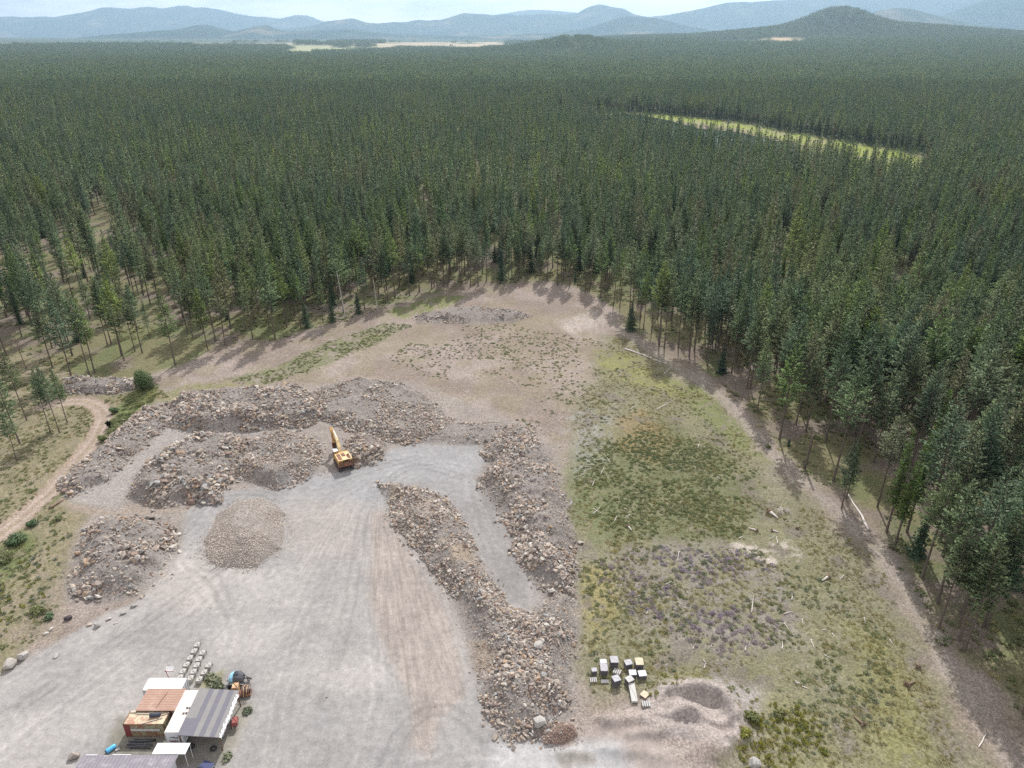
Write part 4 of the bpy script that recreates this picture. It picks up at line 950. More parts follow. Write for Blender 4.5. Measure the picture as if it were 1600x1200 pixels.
def weeds(name, poly, dens, protos, smin, smax, label, cat, nscale=6, thr_=.45, seed=0, edge=-1.5):
    pl = PP(poly); lo = pl.min(0); hi = pl.max(0); cnt = int(np.prod(hi - lo) * dens)
    x = RNG.uniform(lo[0], hi[0], cnt); y = RNG.uniform(lo[1], hi[1], cnt)
    ok = sdf(pl, x + 5 * (fbm(x, y, 10, 4, 251) - .5), y + 5 * (fbm(x, y, 10, 4, 261) - .5)) > -edge * RNG.random(cnt)
    f = fbm(x, y, nscale, 4, 600 + seed); ok &= RNG.random(cnt) < sstep(thr_ - .08, thr_ + .10, f)
    ok &= sdf(YARD, x, y) < -.5
    for q in NOWEED: ok &= sdf(q, x, y, 4) < -.3
    dr_, _ = pld(ROAD, x, y); ok &= dr_ > 2.3
    dt_, _ = pld(TRAIL, x, y); ok &= (dt_ > 1.6)
    x, y = x[ok], y[ok]; k = len(x); s = RNG.uniform(smin, smax, k) * RNG.uniform(.7, 1.2, k)
    return scatter(name, np.stack([x, y, heights(x, y)], 1), np.stack([RNG.normal(0, .1, k), RNG.normal(0, .1, k), RNG.uniform(0, 6.28, k)], 1), np.stack([s, s, s * .9], 1), RNG.integers(0, len(protos), k), protos, label, cat)
DENSE = [(885, 700), (960, 680), (1000, 660), (1100, 690), (1165, 740), (1200, 780), (1175, 845), (1060, 860), (960, 850), (905, 800)]
weeds('weeds', DENSE, 2.3, tg, .4, .95, 'thick carpet of dark green weeds on the right half of the clearing', 'weeds', 7, .36, 1, -6)
weeds('weeds', [(600, 560), (660, 520), (760, 500), (880, 520), (960, 540), (1080, 620), (1200, 740), (1240, 820), (1160, 840), (900, 760), (860, 690), (720, 620)], .50, tg, .4, .95, 'scattered dark green weed tufts dotting the bare soil of the upper clearing', 'weeds', 14, .46, 2)
weeds('weeds', [(900, 850), (1000, 850), (1180, 850), (1290, 900), (1400, 1000), (1420, 1180), (1180, 1190), (1120, 1080), (920, 1080)], .9, tg + ts, .4, 1.0, 'green weed clumps among the dry grass of the lower clearing', 'weeds', 6, .48, 3)
weeds('weeds', [(350, 594), (430, 577), (520, 530), (600, 505), (645, 508), (560, 552), (470, 588), (400, 607)], 1.2, tg, .4, 1.0, 'green strip of weeds crossing the bare soil of the far rim', 'weeds', 6, .42, 4, -1)
weeds('knapweed', [(915, 858), (985, 853), (1100, 853), (1190, 858), (1260, 920), (1250, 1010), (1140, 1040), (1060, 1000), (980, 960), (925, 915)], 1.5, tp + ts[:1], .45, 1.05, 'dull purple flowering knapweed between the green field and the lower meadow', 'wild flowers', 7, .42, 5, -4)
weeds('dry_grass', [(900, 620), (960, 520), (1100, 600), (1250, 760), (1400, 900), (1520, 1200), (1160, 1200), (1120, 1070), (905, 1080), (890, 800)], 1.5, td, .4, 1.0, 'tufts of bleached dry grass over the right half of the clearing', 'grass', 8, .47, 6)
weeds('dry_grass', [(-100, 1060), (-100, 600), (90, 600), (230, 590), (262, 622), (215, 640), (100, 755), (100, 930), (60, 1000)], 1.4, td + tg[:1], .4, 1.1, 'dry and green grass on the bank around the dirt road', 'grass', 6, .45, 7)
weeds('yellow_weeds', [(1160, 1090), (1260, 1110), (1330, 1180), (1340, 1230), (1160, 1230)], 1.8, ty_, .6, 1.3, 'bright yellow green weeds right of the sand pit', 'weeds', 4, .44, 8)
weeds('yellow_weeds', [(990, 1030), (1060, 1050), (1060, 1090), (1020, 1100), (1000, 1070)], 1.8, ty_, .5, 1.1, 'yellow weeds around the pallet stacks', 'weeds', 4, .42, 9)
weeds('yellow_weeds', [(-40, 900), (100, 830), (150, 815), (110, 880), (60, 960), (-40, 1040)], 1.0, ty_ + ts, .6, 1.2, 'yellow green weeds on the bank left of the separate rubble heap', 'weeds', 4, .46, 10)
weeds('green_weeds', [(215, 600), (250, 600), (225, 650), (165, 712), (110, 760), (85, 785), (70, 770), (130, 700)], 1.8, tg, .8, 1.8, 'green brush growing on the slope between dirt road and rubble strip', 'weeds', 4, .42, 11)
# woodland floor
x, y = jgrid(-200, 190, 60, 330, 2.0); ok = free(x, y, 2) & inview(x, y, 0, 60) & (RNG.random(len(x)) < .7 * sstep(.42, .6, fbm(x, y, 12, 3, 640))); x, y = x[ok], y[ok]; k = len(x); s = RNG.uniform(.8, 2.2, k)
scatter('undergrowth', np.stack([x, y, heights(x, y)], 1), np.stack([RNG.normal(0, .1, k), RNG.normal(0, .1, k), RNG.uniform(0, 6.28, k)], 1), np.stack([s, s, s * .8], 1), RNG.integers(0, 5, k), tg + td, 'grass and low brush growing under the pines', 'undergrowth')

# ------------------------------------------------ bushes (each its own)
def bush(px, py, r, h, mat, label, seed, name='bush', grp='bushes on the clearing edges', n=520):
    q = np.random.default_rng(seed); V = []; T = []
    lob = [(q.uniform(-.45, .45) * r, q.uniform(-.45, .45) * r, h * q.uniform(.3, .75), r * q.uniform(.4, .65)) for _ in range(6)]
    for i in range(n):
        cx, cy, cz, cr_ = lob[q.integers(6)]; d = q.normal(size=3); d /= np.linalg.norm(d); p_ = np.array([cx, cy, cz]) + d * cr_ * q.uniform(.6, 1.05) * np.array([1, 1, h / (2 * r) + .3])
        if p_[2] < 0: p_[2] = q.uniform(.05, .3)
        u_ = q.normal(size=3); u_ /= np.linalg.norm(u_); w_ = np.cross(u_, d + .2); w_ /= np.linalg.norm(w_); ss = q.uniform(.14, .30)
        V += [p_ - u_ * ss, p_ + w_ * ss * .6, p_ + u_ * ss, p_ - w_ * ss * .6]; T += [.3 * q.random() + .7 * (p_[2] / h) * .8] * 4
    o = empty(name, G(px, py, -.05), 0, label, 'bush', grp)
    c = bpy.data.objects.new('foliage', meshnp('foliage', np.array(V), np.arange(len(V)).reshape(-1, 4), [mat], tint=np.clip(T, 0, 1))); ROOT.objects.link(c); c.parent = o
    s = MB().mat(M_BARK)
    for i in range(4): s.tube((0, 0, -.1), (lob[i][0] * .7, lob[i][1] * .7, lob[i][2]), .06, .02, 5)
    s.build('stem', o); return o
bush(228, 610, 3.5, 7.2, M_LEAF, 'tall rounded pale-edged bush at the left tip of the clearing by the road bend', 1, n=3600)
bush(178, 645, 1.7, 1.6, M_LEAF, 'grey green low bush on the slope below the tall rounded bush', 2)
bush(172, 668, .9, 2.2, M_SPRUCE, 'small dark upright bush at the inner edge of the road bend', 3, n=300)
bush(158, 690, 1.8, 1.5, M_WEED, 'green bush on the slope between the small dark upright bush and the rubble strip', 4)
bush(26, 850, 2.6, 1.6, M_LEAF, 'dark green bush by the left frame edge directly under the dirt road', 5, n=800)
bush(5, 875, 2.6, 1.8, M_WEED, 'broad green bush cut by the left frame edge below the dirt road', 6, n=800)
bush(50, 822, 1.3, 1.3, M_LEAF, 'round dark bush beside the dirt road above the broad green bush', 7)
bush(92, 812, .9, .8, M_WEED, 'small bush in the grass left of the separate rubble heap', 8, n=250)
bush(60, 958, 1.8, .9, M_WEED, 'flat green bush above the two boulders', 9, n=420)
bush(78, 966, 1.0, .8, M_LEAF, 'small grey green bush beside the pale stones at the yard edge', 10, n=260)
bush(1172, 1122, 1.4, 1.1, M_WEED, 'bright green bush at the right rim of the sand pit', 11)
bush(1165, 1150, 1.0, 1.0, M_YEL, 'yellow brown bush at the lower right rim of the sand pit', 12, n=300)
bush(1218, 1118, 1.0, .8, M_WEED, 'dark green bush in the meadow right of the sand pit', 13, n=300)
bush(1200, 700, .8, .9, M_WEED, 'small bush left of the tall pine with the bare reddish trunk', 14, n=250)
bush(355, 1185, 1.0, .4, M_SAGE, 'low yellow weeds at the foot of the front shelter post', 15, n=260)
bush(333, 1062, 1.7, .5, M_SAGE, 'low olive brush between the concrete blocks and the blue hopper', 16, n=420)
bush(343, 1072, 1.2, .5, M_SAGE, 'low olive brush against the back edge of the striped roof', 17, n=300)
bush(386, 1112, .9, .5, M_SAGE, 'low brush at the foot of the rear shelter post', 18, n=260)

# ------------------------------------------------ dead wood
def log(p0, p1, r0, r1, label, name='fallen_log', mat=None, branches=3, cat='log', grp=None, lift=.0, seed=0):
    r = random.Random(seed + 91); A = G(*p0) + Vector((0, 0, r0 * .7 + lift)); B = G(*p1) + Vector((0, 0, r1 * .8)); n = 6
    mid = [A.lerp(B, i / n) + Vector((r.uniform(-1, 1), r.uniform(-1, 1), r.uniform(-.3, .6))) * .02 * (B - A).length * math.sin(math.pi * i / n) for i in range(n + 1)]
    b = MB().mat(mat or M_DEAD); loc = A.copy(); mid = [m_ - loc for m_ in mid]
    b.chain(mid, [r0 + (r1 - r0) * i / n for i in range(n + 1)], 7)
    for i in range(branches):
        q = mid[r.randint(1, n - 1)]; L_b = (B - A).length * r.uniform(.08, .22)
        b.tube(q, q + Vector((r.uniform(-1, 1), r.uniform(-1, 1), r.uniform(0, .5))).normalized() * L_b, r1 * .6, r1 * .2, 5)
    o = b.build(name, None, True, loc); tag(o, label, cat, grp); return o
log((977, 546), (1041, 569), .28, .10, 'long pale fallen tree lying in the grass below the upper trail', branches=5, seed=1)
log((1083, 552), (1119, 583), .22, .10, 'straight grey log lying beside the small conical fir', mat=M_BROWNWOOD, branches=1, seed=2)
log((1357, 829), (1322, 768), .30, .12, 'pale fallen trunk leaning by the trail with its root end down', branches=2, seed=3)
log((957, 533), (975, 537), .12, .06, 'short reddish log just above the long pale fallen tree', mat=M_BROWNWOOD, branches=2, seed=4)
log((97, 592), (122, 590), .25, .2, 'grey log at the upper edge of the stone strip by the dirt road', branches=0, seed=5)
log((1529, 1168), (1541, 1146), .12, .06, 'thin grey stick near the lower right corner', 'fallen_branch', branches=1, cat='branch', seed=6)
log((78, 795), (98, 782), .35, .2, 'dark weathered logs beside the dirt road above the small bush', branches=2, mat=M_BROWNWOOD, seed=7)
log((1027, 640), (1047, 628), .14, .06, 'pale branch at the foot of the yellow grass patch', 'fallen_branch', cat='branch', seed=8)
log((1037, 585), (1050, 573), .12, .05, 'crooked pale branch just below the lower end of the long fallen tree', 'fallen_branch', cat='branch', seed=9)
sticks = [(745, 590, 756, 595), (697, 597, 686, 592), (799, 595, 812, 606), (853, 624, 860, 616), (724, 611, 731, 616), (866, 606, 856, 610), (905, 620, 914, 612), (880, 720, 892, 712), (915, 695, 928, 697), (936, 702, 947, 702),
 (952, 722, 948, 714), (914, 730, 924, 729), (927, 804, 938, 792), (926, 795, 940, 802), (975, 795, 982, 797), (984, 805, 979, 808), (1061, 862, 1058, 878), (1046, 880, 1042, 876), (1040, 914, 1050, 908), (1174, 958, 1178, 930), (1225, 960, 1240, 955),
 (1203, 843, 1211, 837), (1154, 842, 1162, 838), (1180, 860, 1186, 854), (1215, 850, 1213, 838), (1253, 968, 1254, 974), (1237, 938, 1238, 928), (1267, 1000, 1272, 1013), (1288, 1024, 1300, 1030), (1243, 1068, 1254, 1068), (1253, 1073, 1264, 1077), (1082, 1015, 1087, 1005), (1110, 1012, 1113, 1006),
 (1164, 1017, 1166, 1009), (1222, 1015, 1223, 1000), (1099, 1032, 1104, 1038), (1100, 1045, 1102, 1037), (1242, 1065, 1250, 1067), (1318, 900, 1312, 906), (1326, 905, 1332, 910), (1225, 974, 1234, 986), (925, 760, 930, 748), (960, 815, 964, 806), (938, 742, 944, 730), (1010, 960, 1014, 952), (1290, 985, 1283, 984),
 (985, 640, 992, 634), (872, 660, 880, 650), (1090, 700, 1094, 690), (1120, 745, 1128, 750), (1300, 990, 1304, 996), (1350, 965, 1352, 975), (1100, 870, 1110, 868), (1390, 1000, 1396, 1008)]
def where(px, py):
    if py < 640: return 'on the bare soil of the upper clearing'
    if py < 760: return 'among the weed tufts right of the rubble ridge' if px < 1000 else 'on the bare patch above the dark green field'
    if py < 845: return 'in the dark green field of weeds' if px < 1100 else 'near the pale bare patch beside the green field'
    if py < 960: return 'among the purple flowers' if px < 1200 else 'in the meadow between the flowers and the trail'
    return 'in the brown meadow above the sand pit' if px < 1200 else 'in the lower right meadow'
for i, (a, b_, c_, d_) in enumerate(sticks):
    r = random.Random(i); wh = where(a, b_)
    log((a, b_), (c_, d_), r.uniform(.07, .11), .035, 'bleached stick lying ' + wh, 'fallen_branch', cat='branch', branches=r.choice((0, 1, 2)), seed=20 + i, grp='bleached sticks ' + wh, lift=.08)
# root stumps
def stump(px, py, s, rz, label, mat=M_DEAD):
    r = random.Random(int(px)); b = MB().mat(mat)
    b.chain([(0, 0, .25 * s), (.5 * s, 0, .3 * s), (1.3 * s, .05, .2 * s), (1.9 * s, 0, .16 * s)], [.34 * s, .24 * s, .17 * s, .12 * s], 8)
    b.mat(M_BROWNWOOD).chain([(-.25 * s, 0, .35 * s), (.05 * s, 0, .3 * s)], [.55 * s, .3 * s], 9)
    for k in range(9):
        a = k * .7 + r.uniform(-.2, .2); e = Vector((-.35 * s + r.uniform(-.3, .1) * s, math.cos(a) * .95 * s, .4 * s + math.sin(a) * .75 * s)); e.z = max(e.z, .03)
        b.chain([(0, 0, .3 * s), Vector((-.15 * s, 0, .3 * s)).lerp(e, .6), e], [.14 * s, .09 * s, .025 * s], 5)
    o = b.build('tree_stump', None, True, G(px, py), rz); tag(o, label, 'stump', 'uprooted stumps in the meadow')
stump(1203, 802, 1.25, -1.1, 'uprooted stump with dark root plate and pale trunk, above the pale bare patch')
stump(1181, 830, .8, 2.4, 'small dark uprooted stump left of the larger one above the pale bare patch')
stump(1293, 903, .9, 3.7, 'uprooted stump alone in the meadow between the purple flowers and the trail')
stump(1207, 830, .7, -.4, 'thin broken stump lying flat between two others above the pale bare patch')
stump(1246, 826, .6, .8, 'rusty brown stump right of the pale bare patch', M_BROWNWOOD)
stump(1434, 1043, .8, 1.2, 'dark stump on the trail left of the pine clump', M_BROWNWOOD)
stump(1418, 1071, .9, .4, 'dark stump at the meadow edge below the trail stump', M_BROWNWOOD)
stump(1347, 1132, .8, 2.0, 'dark stump in the lower right meadow', M_BROWNWOOD)
stump(982, 824, .7, -1.2, 'dark stump with pale roots in the green field', M_DEAD)
stump(895, 896, .9, 1.4, 'dark stump at the right foot of the rubble ridge', M_BROWNWOOD)
# brush pile
b = MB().mat(M_DEAD); r = random.Random(4)
for i in range(46):
    a = r.uniform(0, 6.28); l = r.uniform(.6, 1.6); c_ = Vector((r.uniform(-1.3, 1.3), r.uniform(-.9, .9), r.uniform(.1, .8))); d_ = Vector((math.cos(a), math.sin(a), r.uniform(-.3, .3))) * l * .5
    b.tube(c_ - d_, c_ + d_, .045, .02, 4)
tag(b.build('brush_pile', None, False, G(1225, 800)), 'tangled pile of grey dead branches above the largest uprooted stump', 'brush pile')
# dead trunks
def snag(px, py, h, lean, label, mat, top=.5, r0=.28, name='dead_tree', br=6):
    r = random.Random(int(px)); o = empty(name, G(px, py, -.1), 0, label, 'dead tree')
    n = 7; pts = [Vector((lean[0] * (i / n), lean[1] * (i / n), h * i / n)) for i in range(n + 1)]
    MB().mat(mat).chain(pts, [r0 * (1 - (1 - top) * i / n) for i in range(n + 1)], 8).build('trunk', o, True)
    b = MB().mat(mat)
    for i in range(br):
        q = pts[0].lerp(pts[-1], r.uniform(.45, .97)); a = r.uniform(0, 6.28); b.tube(q, q + Vector((math.cos(a), math.sin(a), r.uniform(-.2, .3))) * r.uniform(.5, 1.6), .05, .015, 4)
    b.build('bare_branches', o)
snag(1257, 732, 9.5, (.6, .2), 'broken dead trunk snapped off halfway beside the trail', M_BARK, .7, .34)
snag(540, 497, 18, (-1.6, .5), 'pale leaning bare trunk on the far left rim of the clearing', M_BIRCH, .35, .24)
snag(590, 488, 13, (-.6, .3), 'thin pale bare trunk right of the leaning one on the far left rim', M_BIRCH, .4, .18)
snag(41, 577, 13, (-.6, 0), 'rusty brown dead pine with bare twigs at the left frame edge', M_BROWNWOOD, .3, .16, br=40)
snag(1018, 512, 8, (4.5, 2), 'dark dead trunk leaning diagonally behind the dark rounded fir', M_BARK, .6, .18, br=3)

# ================================================================== MAN-MADE THINGS
M_WHITE = simple('white paint', (.66, .67, .68), .5, var=.06, scale=.8, dirt=(.55, .53, .50), dirt_amt=.15)
M_OLIVE = simple('olive paint with rust', (.27, .27, .17), .7, var=.25, scale=.9, dirt=(.22, .10, .065), dirt_amt=.45)
M_CREAM = simple('bleached olive paint with rust', (.50, .47, .33), .7, var=.15, scale=.9, dirt=(.38, .22, .15), dirt_amt=.5)
M_RUST = simple('rusty steel', (.24, .11, .07), .85, var=.4, scale=2, dirt=(.12, .07, .05), dirt_amt=.5)
M_DKRED = simple('dark red paint', (.17, .035, .03), .6, var=.3, scale=1.5)
M_ROOF = simple('faded brown sheet roof', (.36, .225, .17), .65, var=.10, scale=.5, dirt=(.42, .29, .23), dirt_amt=.35)
M_BEIGE = simple('dusty white trailer roof', (.62, .56, .52), .6, var=.08, scale=.7, dirt=(.50, .42, .38), dirt_amt=.4)
M_SH1 = simple('blue grey roofing', (.135, .132, .155), .8, var=.15, scale=1.2)
M_SH2 = simple('weathered green grey roofing', (.205, .20, .195), .8, var=.15, scale=1.2)
M_GROOF = simple('purple grey roofing', (.205, .19, .215), .75, var=.12, scale=1.0, dirt=(.30, .28, .30), dirt_amt=.3)
M_WOODP = simple('old brown timber', (.16, .10, .07), .9, var=.35, scale=2)
M_PLANK = simple('pale plank', (.52, .45, .36), .8, var=.2, scale=2)
M_BLACK = simple('black steel', (.035, .035, .04), .55, var=.3, scale=3)
M_DARK = simple('dark grey steel', (.10, .105, .115), .5, var=.3, scale=2, metal=.2)
M_TYRE = simple('black rubber', (.025, .025, .027), .85, var=.2, scale=3)
M_YELLOW = simple('old machine yellow', (.52, .32, .095), .6, var=.18, scale=1.4, dirt=(.30, .15, .07), dirt_amt=.42)
M_YPALE = simple('sun bleached machine yellow', (.66, .50, .26), .6, var=.12, scale=1.4, dirt=(.42, .25, .12), dirt_amt=.3)
M_BLUE = simple('light blue plastic', (.10, .42, .72), .4, var=.12, scale=2)
M_PBLUE = simple('pale blue panel', (.30, .58, .74), .35, var=.15, scale=2)
M_NAVY = simple('navy paint', (.035, .045, .12), .45, var=.3, scale=2)
M_REDP = simple('faded red paint', (.30, .085, .075), .6, var=.2, scale=2)
M_GLASS = simple('dark glass', (.03, .04, .05), .1, var=.1, spec=.6)
M_TAN = simple('tan painted steel', (.60, .45, .27), .6, var=.15, scale=2, dirt=(.35, .17, .09), dirt_amt=.45)
M_WRAP = simple('pale grey cover sheet', (.33, .325, .345), .6, var=.12, scale=2.5)
M_WCOV = simple('white cover sheet', (.46, .46, .47), .6, var=.12, scale=2.5)
M_SLATE = simple('dark stacked slate', (.11, .105, .115), .85, var=.4, scale=3)
M_LSTONE = simple('light cut stone', (.44, .43, .41), .85, var=.2, scale=3)
M_SAND = simple('yellowish sandstone', (.50, .44, .32), .85, var=.2, scale=3)
M_PALLET = simple('grey pallet wood', (.34, .28, .21), .9, var=.3, scale=3)
M_ROLL = simple('dark blue tarpaulin roll', (.05, .055, .085), .7, var=.3, scale=4)

# ---- shipping containers (origin: centre of the base)
def container(x, y, L_, W, Hh, wall, roof, corner, label, panel=None):
    o = empty('shipping_container', (x, y, H1(x, y)), 0, label, 'container')
    b = MB().mat(wall)                                           # corrugated long walls
    for sy in (-1, 1):
        n = 20; prof = []
        for i in range(n * 2 + 1):
            xx = -L_ / 2 + .12 + (L_ - .24) * i / (n * 2); prof.append((xx, sy * (W / 2 - (.02 if (i // 1) % 2 else .085))))
        vs = [(a, c_, .12) for a, c_ in prof] + [(a, c_, Hh - .10) for a, c_ in prof]; m_ = len(prof)
        b.add(vs, [(i, i + 1, m_ + i + 1, m_ + i) for i in range(m_ - 1)])
    b.box((-L_ / 2 + .05, 0, Hh / 2), (.06, W - .2, Hh - .22)); b.build('wall', o)
    b = MB().mat(wall)
    for s in (-1, 1): b.box((L_ / 2 - .05, s * W * .245, Hh / 2), (.06, W * .47, Hh - .26))
    d_ = b.build('door', o); b = MB().mat(M_BLACK)
    for s in (-.36, -.14, .14, .36): b.tube((L_ / 2 + .02, s * W, .2), (L_ / 2 + .02, s * W, Hh - .2), .025, n=6)
    b.build('lock_bar', d_)
    b = MB().mat(roof); n = 24; vs = []
    for i in range(n * 2 + 1):
        xx = -L_ / 2 + .1 + (L_ - .2) * i / (n * 2); zz = Hh - (.0 if i % 2 else .045); vs += [(xx, -W / 2 + .06, zz), (xx, W / 2 - .06, zz)]
    b.add(vs, [(2 * i, 2 * i + 2, 2 * i + 3, 2 * i + 1) for i in range(n * 2)]); b.build('roof', o)
    b = MB().mat(corner)
    for sx in (-1, 1):
        for sy in (-1, 1): b.box((sx * (L_ / 2 - .07), sy * (W / 2 - .07), Hh / 2), (.16, .16, Hh), bev=.02)
    for z_ in (.07, Hh - .04):
        for s in (-1, 1): b.box((0, s * (W / 2 - .06), z_), (L_ - .3, .1, .12)); b.box((s * (L_ / 2 - .06), 0, z_), (.1, W - .3, .12))
    b.build('frame', o)
    if panel:
        MB().mat(panel).box((.1, -W / 2 - .02, Hh * .56), (L_ * .72, .05, .42)).build('board', o)
    return o
container(-55.0, 82.8, 6.06, 2.44, 2.6, M_WHITE, M_WHITE, M_WHITE, 'white shipping container with clean white roof behind the brown roofed shed')
olive = container(-55.05, 76.55, 6.1, 2.44, 2.6, M_OLIVE, M_CREAM, M_RUST, 'olive and rust shipping container with junk on top, in front of the brown roofed shed', M_LSTONE)
MB().mat(M_DKRED).box((-2.55, -1.245, 1.25), (.85, .05, 2.3)).build('dark_red_panel', olive)
zc = H1(-55, 76.5)
b = MB().mat(M_ROLL).tube((-.75, 0, .3), (.75, .12, .32), .3, .28, 12); tag(b.build('tarpaulin_roll', None, True, (-53.8, 76.7, zc + 2.62), .05), 'dark blue tarpaulin roll lying on top of the olive container', 'roll')
for i, (x0, y0, x1, y1, lb) in enumerate(((-55.2, 75.5, -52.6, 76.5, 'long pale plank lying slantwise on the olive container, overhanging its front'), (-56.8, 77.2, -54.9, 77.15, 'pale plank lying on the olive container left of the tarpaulin roll'), (-53.0, 76.9, -52.0, 77.4, 'short pale board on the olive container right of the tarpaulin roll'), (-57.9, 77.5, -57.0, 77.6, 'short thick beige board on the back left corner of the olive container'))):
    a_ = Vector((x0, y0, 0)); c_ = Vector((x1, y1, 0)); d_ = c_ - a_
    tag(MB().mat(M_PLANK).box((0, 0, .06), (d_.length, .16 if i < 3 else .35, .07 if i < 3 else .14), bev=.01).build('plank', None, False, ((x0 + x1) / 2, (y0 + y1) / 2, zc + 2.61), math.atan2(d_.y, d_.x)), lb, 'plank', 'planks on the olive container')
# stack of dark pipes and beams lying in front of the container
for i in range(7):
    r = random.Random(i); tag(MB().mat(M_DARK if i % 2 else M_BLACK).tube((-1.6 - .3 * (i % 3), 0, 0), (1.5 + .2 * (i % 2), .12 * (i % 3) - .1, .0), .1, n=8).build('steel_pipe', None, True, (-55.2 + r.uniform(-.4, .4), 74.75 - .24 * i, H1(-55, 74.5) + .12), r.uniform(-.06, .06)), 'dark steel pipe lying on the ground in front of the olive container', 'pipe', 'pipes in front of the olive container')
# ---- shed with brown roof
sh = empty('shed', (-54.05, 79.55, H1(-54, 79.5)), 0, 'low shed with a faded brown sheet roof between the white and the olive container', 'shed')
b = MB().mat(M_OLIVE)
b.box((0, 1.75, 1.4), (5.6, .1, 2.8)).box((0, -1.72, 1.4), (5.6, .1, 2.8)).box((-2.85, 0, 1.4), (.1, 3.3, 2.8)).box((2.85, 0, 1.4), (.1, 3.3, 2.8)).build('wall', sh)
b = MB().mat(M_ROOF); b.box((0, 0, 2.93), (6.05, 4.1, .10))
for i in range(13): b.box((0, -1.9 + i * .316, 2.992), (5.98, .035, .03))
rf = b.build('roof', sh); MB().mat(M_RUST).chain([(-.1, -1.7, 3.03), (.05, -.4, 3.05), (.25, .5, 3.05), (.45, 1.3, 3.04)], [.03, .035, .03, .03], 5).build('roof_cable', rf)

# ---- white trailer
tr = empty('box_trailer', (-49.75, 77.45, H1(-50, 77)), 0, 'white box trailer with dusty roof beside the striped shelter, dark mark on its front', 'trailer')
MB().mat(M_WHITE).box((0, 0, 1.72), (2.72, 7.7, 2.45), bev=.06).build('body', tr)
b = MB().mat(M_BEIGE).box((0, 0, 2.975), (2.62, 7.6, .06)); rf = b.build('roof', tr)
for i, (xx, yy) in enumerate(((.35, .45), (.75, .42), (.2, -.55), (.6, -.5))): MB().mat(M_DARK).box((xx, yy, 3.05), (.3, .34, .12), bev=.03).build('roof_vent', rf)
MB().mat(M_WHITE).box((.3, .0, 3.03), (.05, 7.2, .04)).box((-.5, 0, 3.03), (.05, 7.2, .04)).build('roof_seam', rf)
b = MB().mat(M_NAVY)                                              # swoosh mark on the front
for i in range(12):
    t = i / 11; b.box((-.62 + 1.2 * t, -3.865, 1.95 + .10 * math.sin(t * 6.5) - .05 * t + (.22 * max(0, t - .8) * 5)), (.14, .012, .05 + .09 * math.sin(math.pi * t)))
b.build('mark', tr)
def lettering(txt, size, loc, rot, parent, mat, name='lettering'):
    cu = bpy.data.curves.new('t', 'FONT'); cu.body = txt; cu.size = size; cu.extrude = .008; cu.align_x = 'CENTER'; cu.offset = .008
    t_ = bpy.data.objects.new('t', cu); ROOT.objects.link(t_); dg = bpy.context.evaluated_depsgraph_get()
    me_ = bpy.data.meshes.new_from_object(t_.evaluated_get(dg)); bpy.data.objects.remove(t_); me_.materials.clear(); me_.materials.append(mat)
    o_ = bpy.data.objects.new(name, me_); ROOT.objects.link(o_); o_.parent = parent; o_.location = loc; o_.rotation_euler = rot; return o_
lettering('TERN ·6-', .52, (.1, -3.87, .95), (R(90), 0, 0), tr, M_DKRED)
for s in (-1, 1):
    for yy in (2.2, 3.2):
        b = MB().mat(M_TYRE).tube((s * 1.28, yy, .42), (s * 1.0, yy, .42), .42, n=18).build('wheel', tr); MB().mat(M_WHITE).tube((s * 1.29, yy, .42), (s * 1.27, yy, .42), .2, n=12).build('rim', b)
MB().mat(M_BLACK).box((0, -3.4, .3), (2.2, .12, .6)).box((0, 0, .42), (1.1, 7.4, .16)).build('chassis', tr)

# ---- striped open shelter
g0 = H1(-45, 77); cp = empty('open_shelter', (-45.6, 76.9, g0), 0, 'open shelter with a long striped grey roof on timber posts beside the white trailer', 'shelter')
b = MB(); W_, L2 = 6.1, 8.4; ns = 8
for i in range(ns):
    x0 = -W_ / 2 + W_ * i / ns; x1 = x0 + W_ / ns; z0 = 3.62 - .5 * (x0 + W_ / 2) / W_; z1 = 3.62 - .5 * (x1 + W_ / 2) / W_
    y0 = -L2 / 2; 
    segs = [(y0, -L2 / 2 + 3.0, M_SH1), (-L2 / 2 + 3.0, L2 / 2, M_SH2)] if i == 0 else [(y0, -L2 / 2 + 3.0, M_SH1), (-L2 / 2 + 3.0, L2 / 2, M_SH2)] if i == 1 else [(y0, L2 / 2, M_SH1 if i % 2 == 0 else M_SH2)]
    if i == 2: segs = [(y0, L2 / 2, M_SH1)]
    for (a_, c_, mm) in segs:
        b.mat(mm); dz_ = .002 * i
        b.add([(x0, a_, z0), (x1, a_, z1), (x1, c_, z1), (x0, c_, z0), (x0, a_, z0 - .1), (x1, a_, z1 - .1), (x1, c_, z1 - .1), (x0, c_, z0 - .1)], [(0, 1, 2, 3), (7, 6, 5, 4), (0, 4, 5, 1), (2, 6, 7, 3)])
b.build('roof', cp)
b = MB().mat(M_WHITE); r = random.Random(3); yy = -L2 / 2; vs = []
while yy < L2 / 2 - .6:                                           # torn white edge strip
    vs += [(3.02 - r.uniform(.0, .28), yy, 3.15), (3.13 + r.uniform(0, .18), yy, 3.13 - r.uniform(0, .1)), (3.15 + r.uniform(0, .15), yy, 2.85 - r.uniform(0, .25))]; yy += .32
k = len(vs) // 3; b.add(vs, [f for i in range(k - 1) for f in ((3 * i, 3 * i + 1, 3 * i + 4, 3 * i + 3), (3 * i + 1, 3 * i + 2, 3 * i + 5, 3 * i + 4))]); b.build('torn_edge_sheet', cp)
for xx, zz in ((-2.95, 3.5), (2.85, 3.05)):
    for yy in (-3.9, 0, 3.9): MB().mat(M_WOODP).tube((xx, yy, -.1), (xx, yy, zz), .11, n=8).build('post', cp)
b = MB().mat(M_WOODP)
for yy in (-4.05, 4.05): b.box((0, yy, 3.2), (6.0, .1, .22), RY(.082))
b.box((-2.95, 0, 3.42), (.1, 8.1, .2)).box((2.85, 0, 2.98), (.1, 8.1, .2)).build('beam', cp)
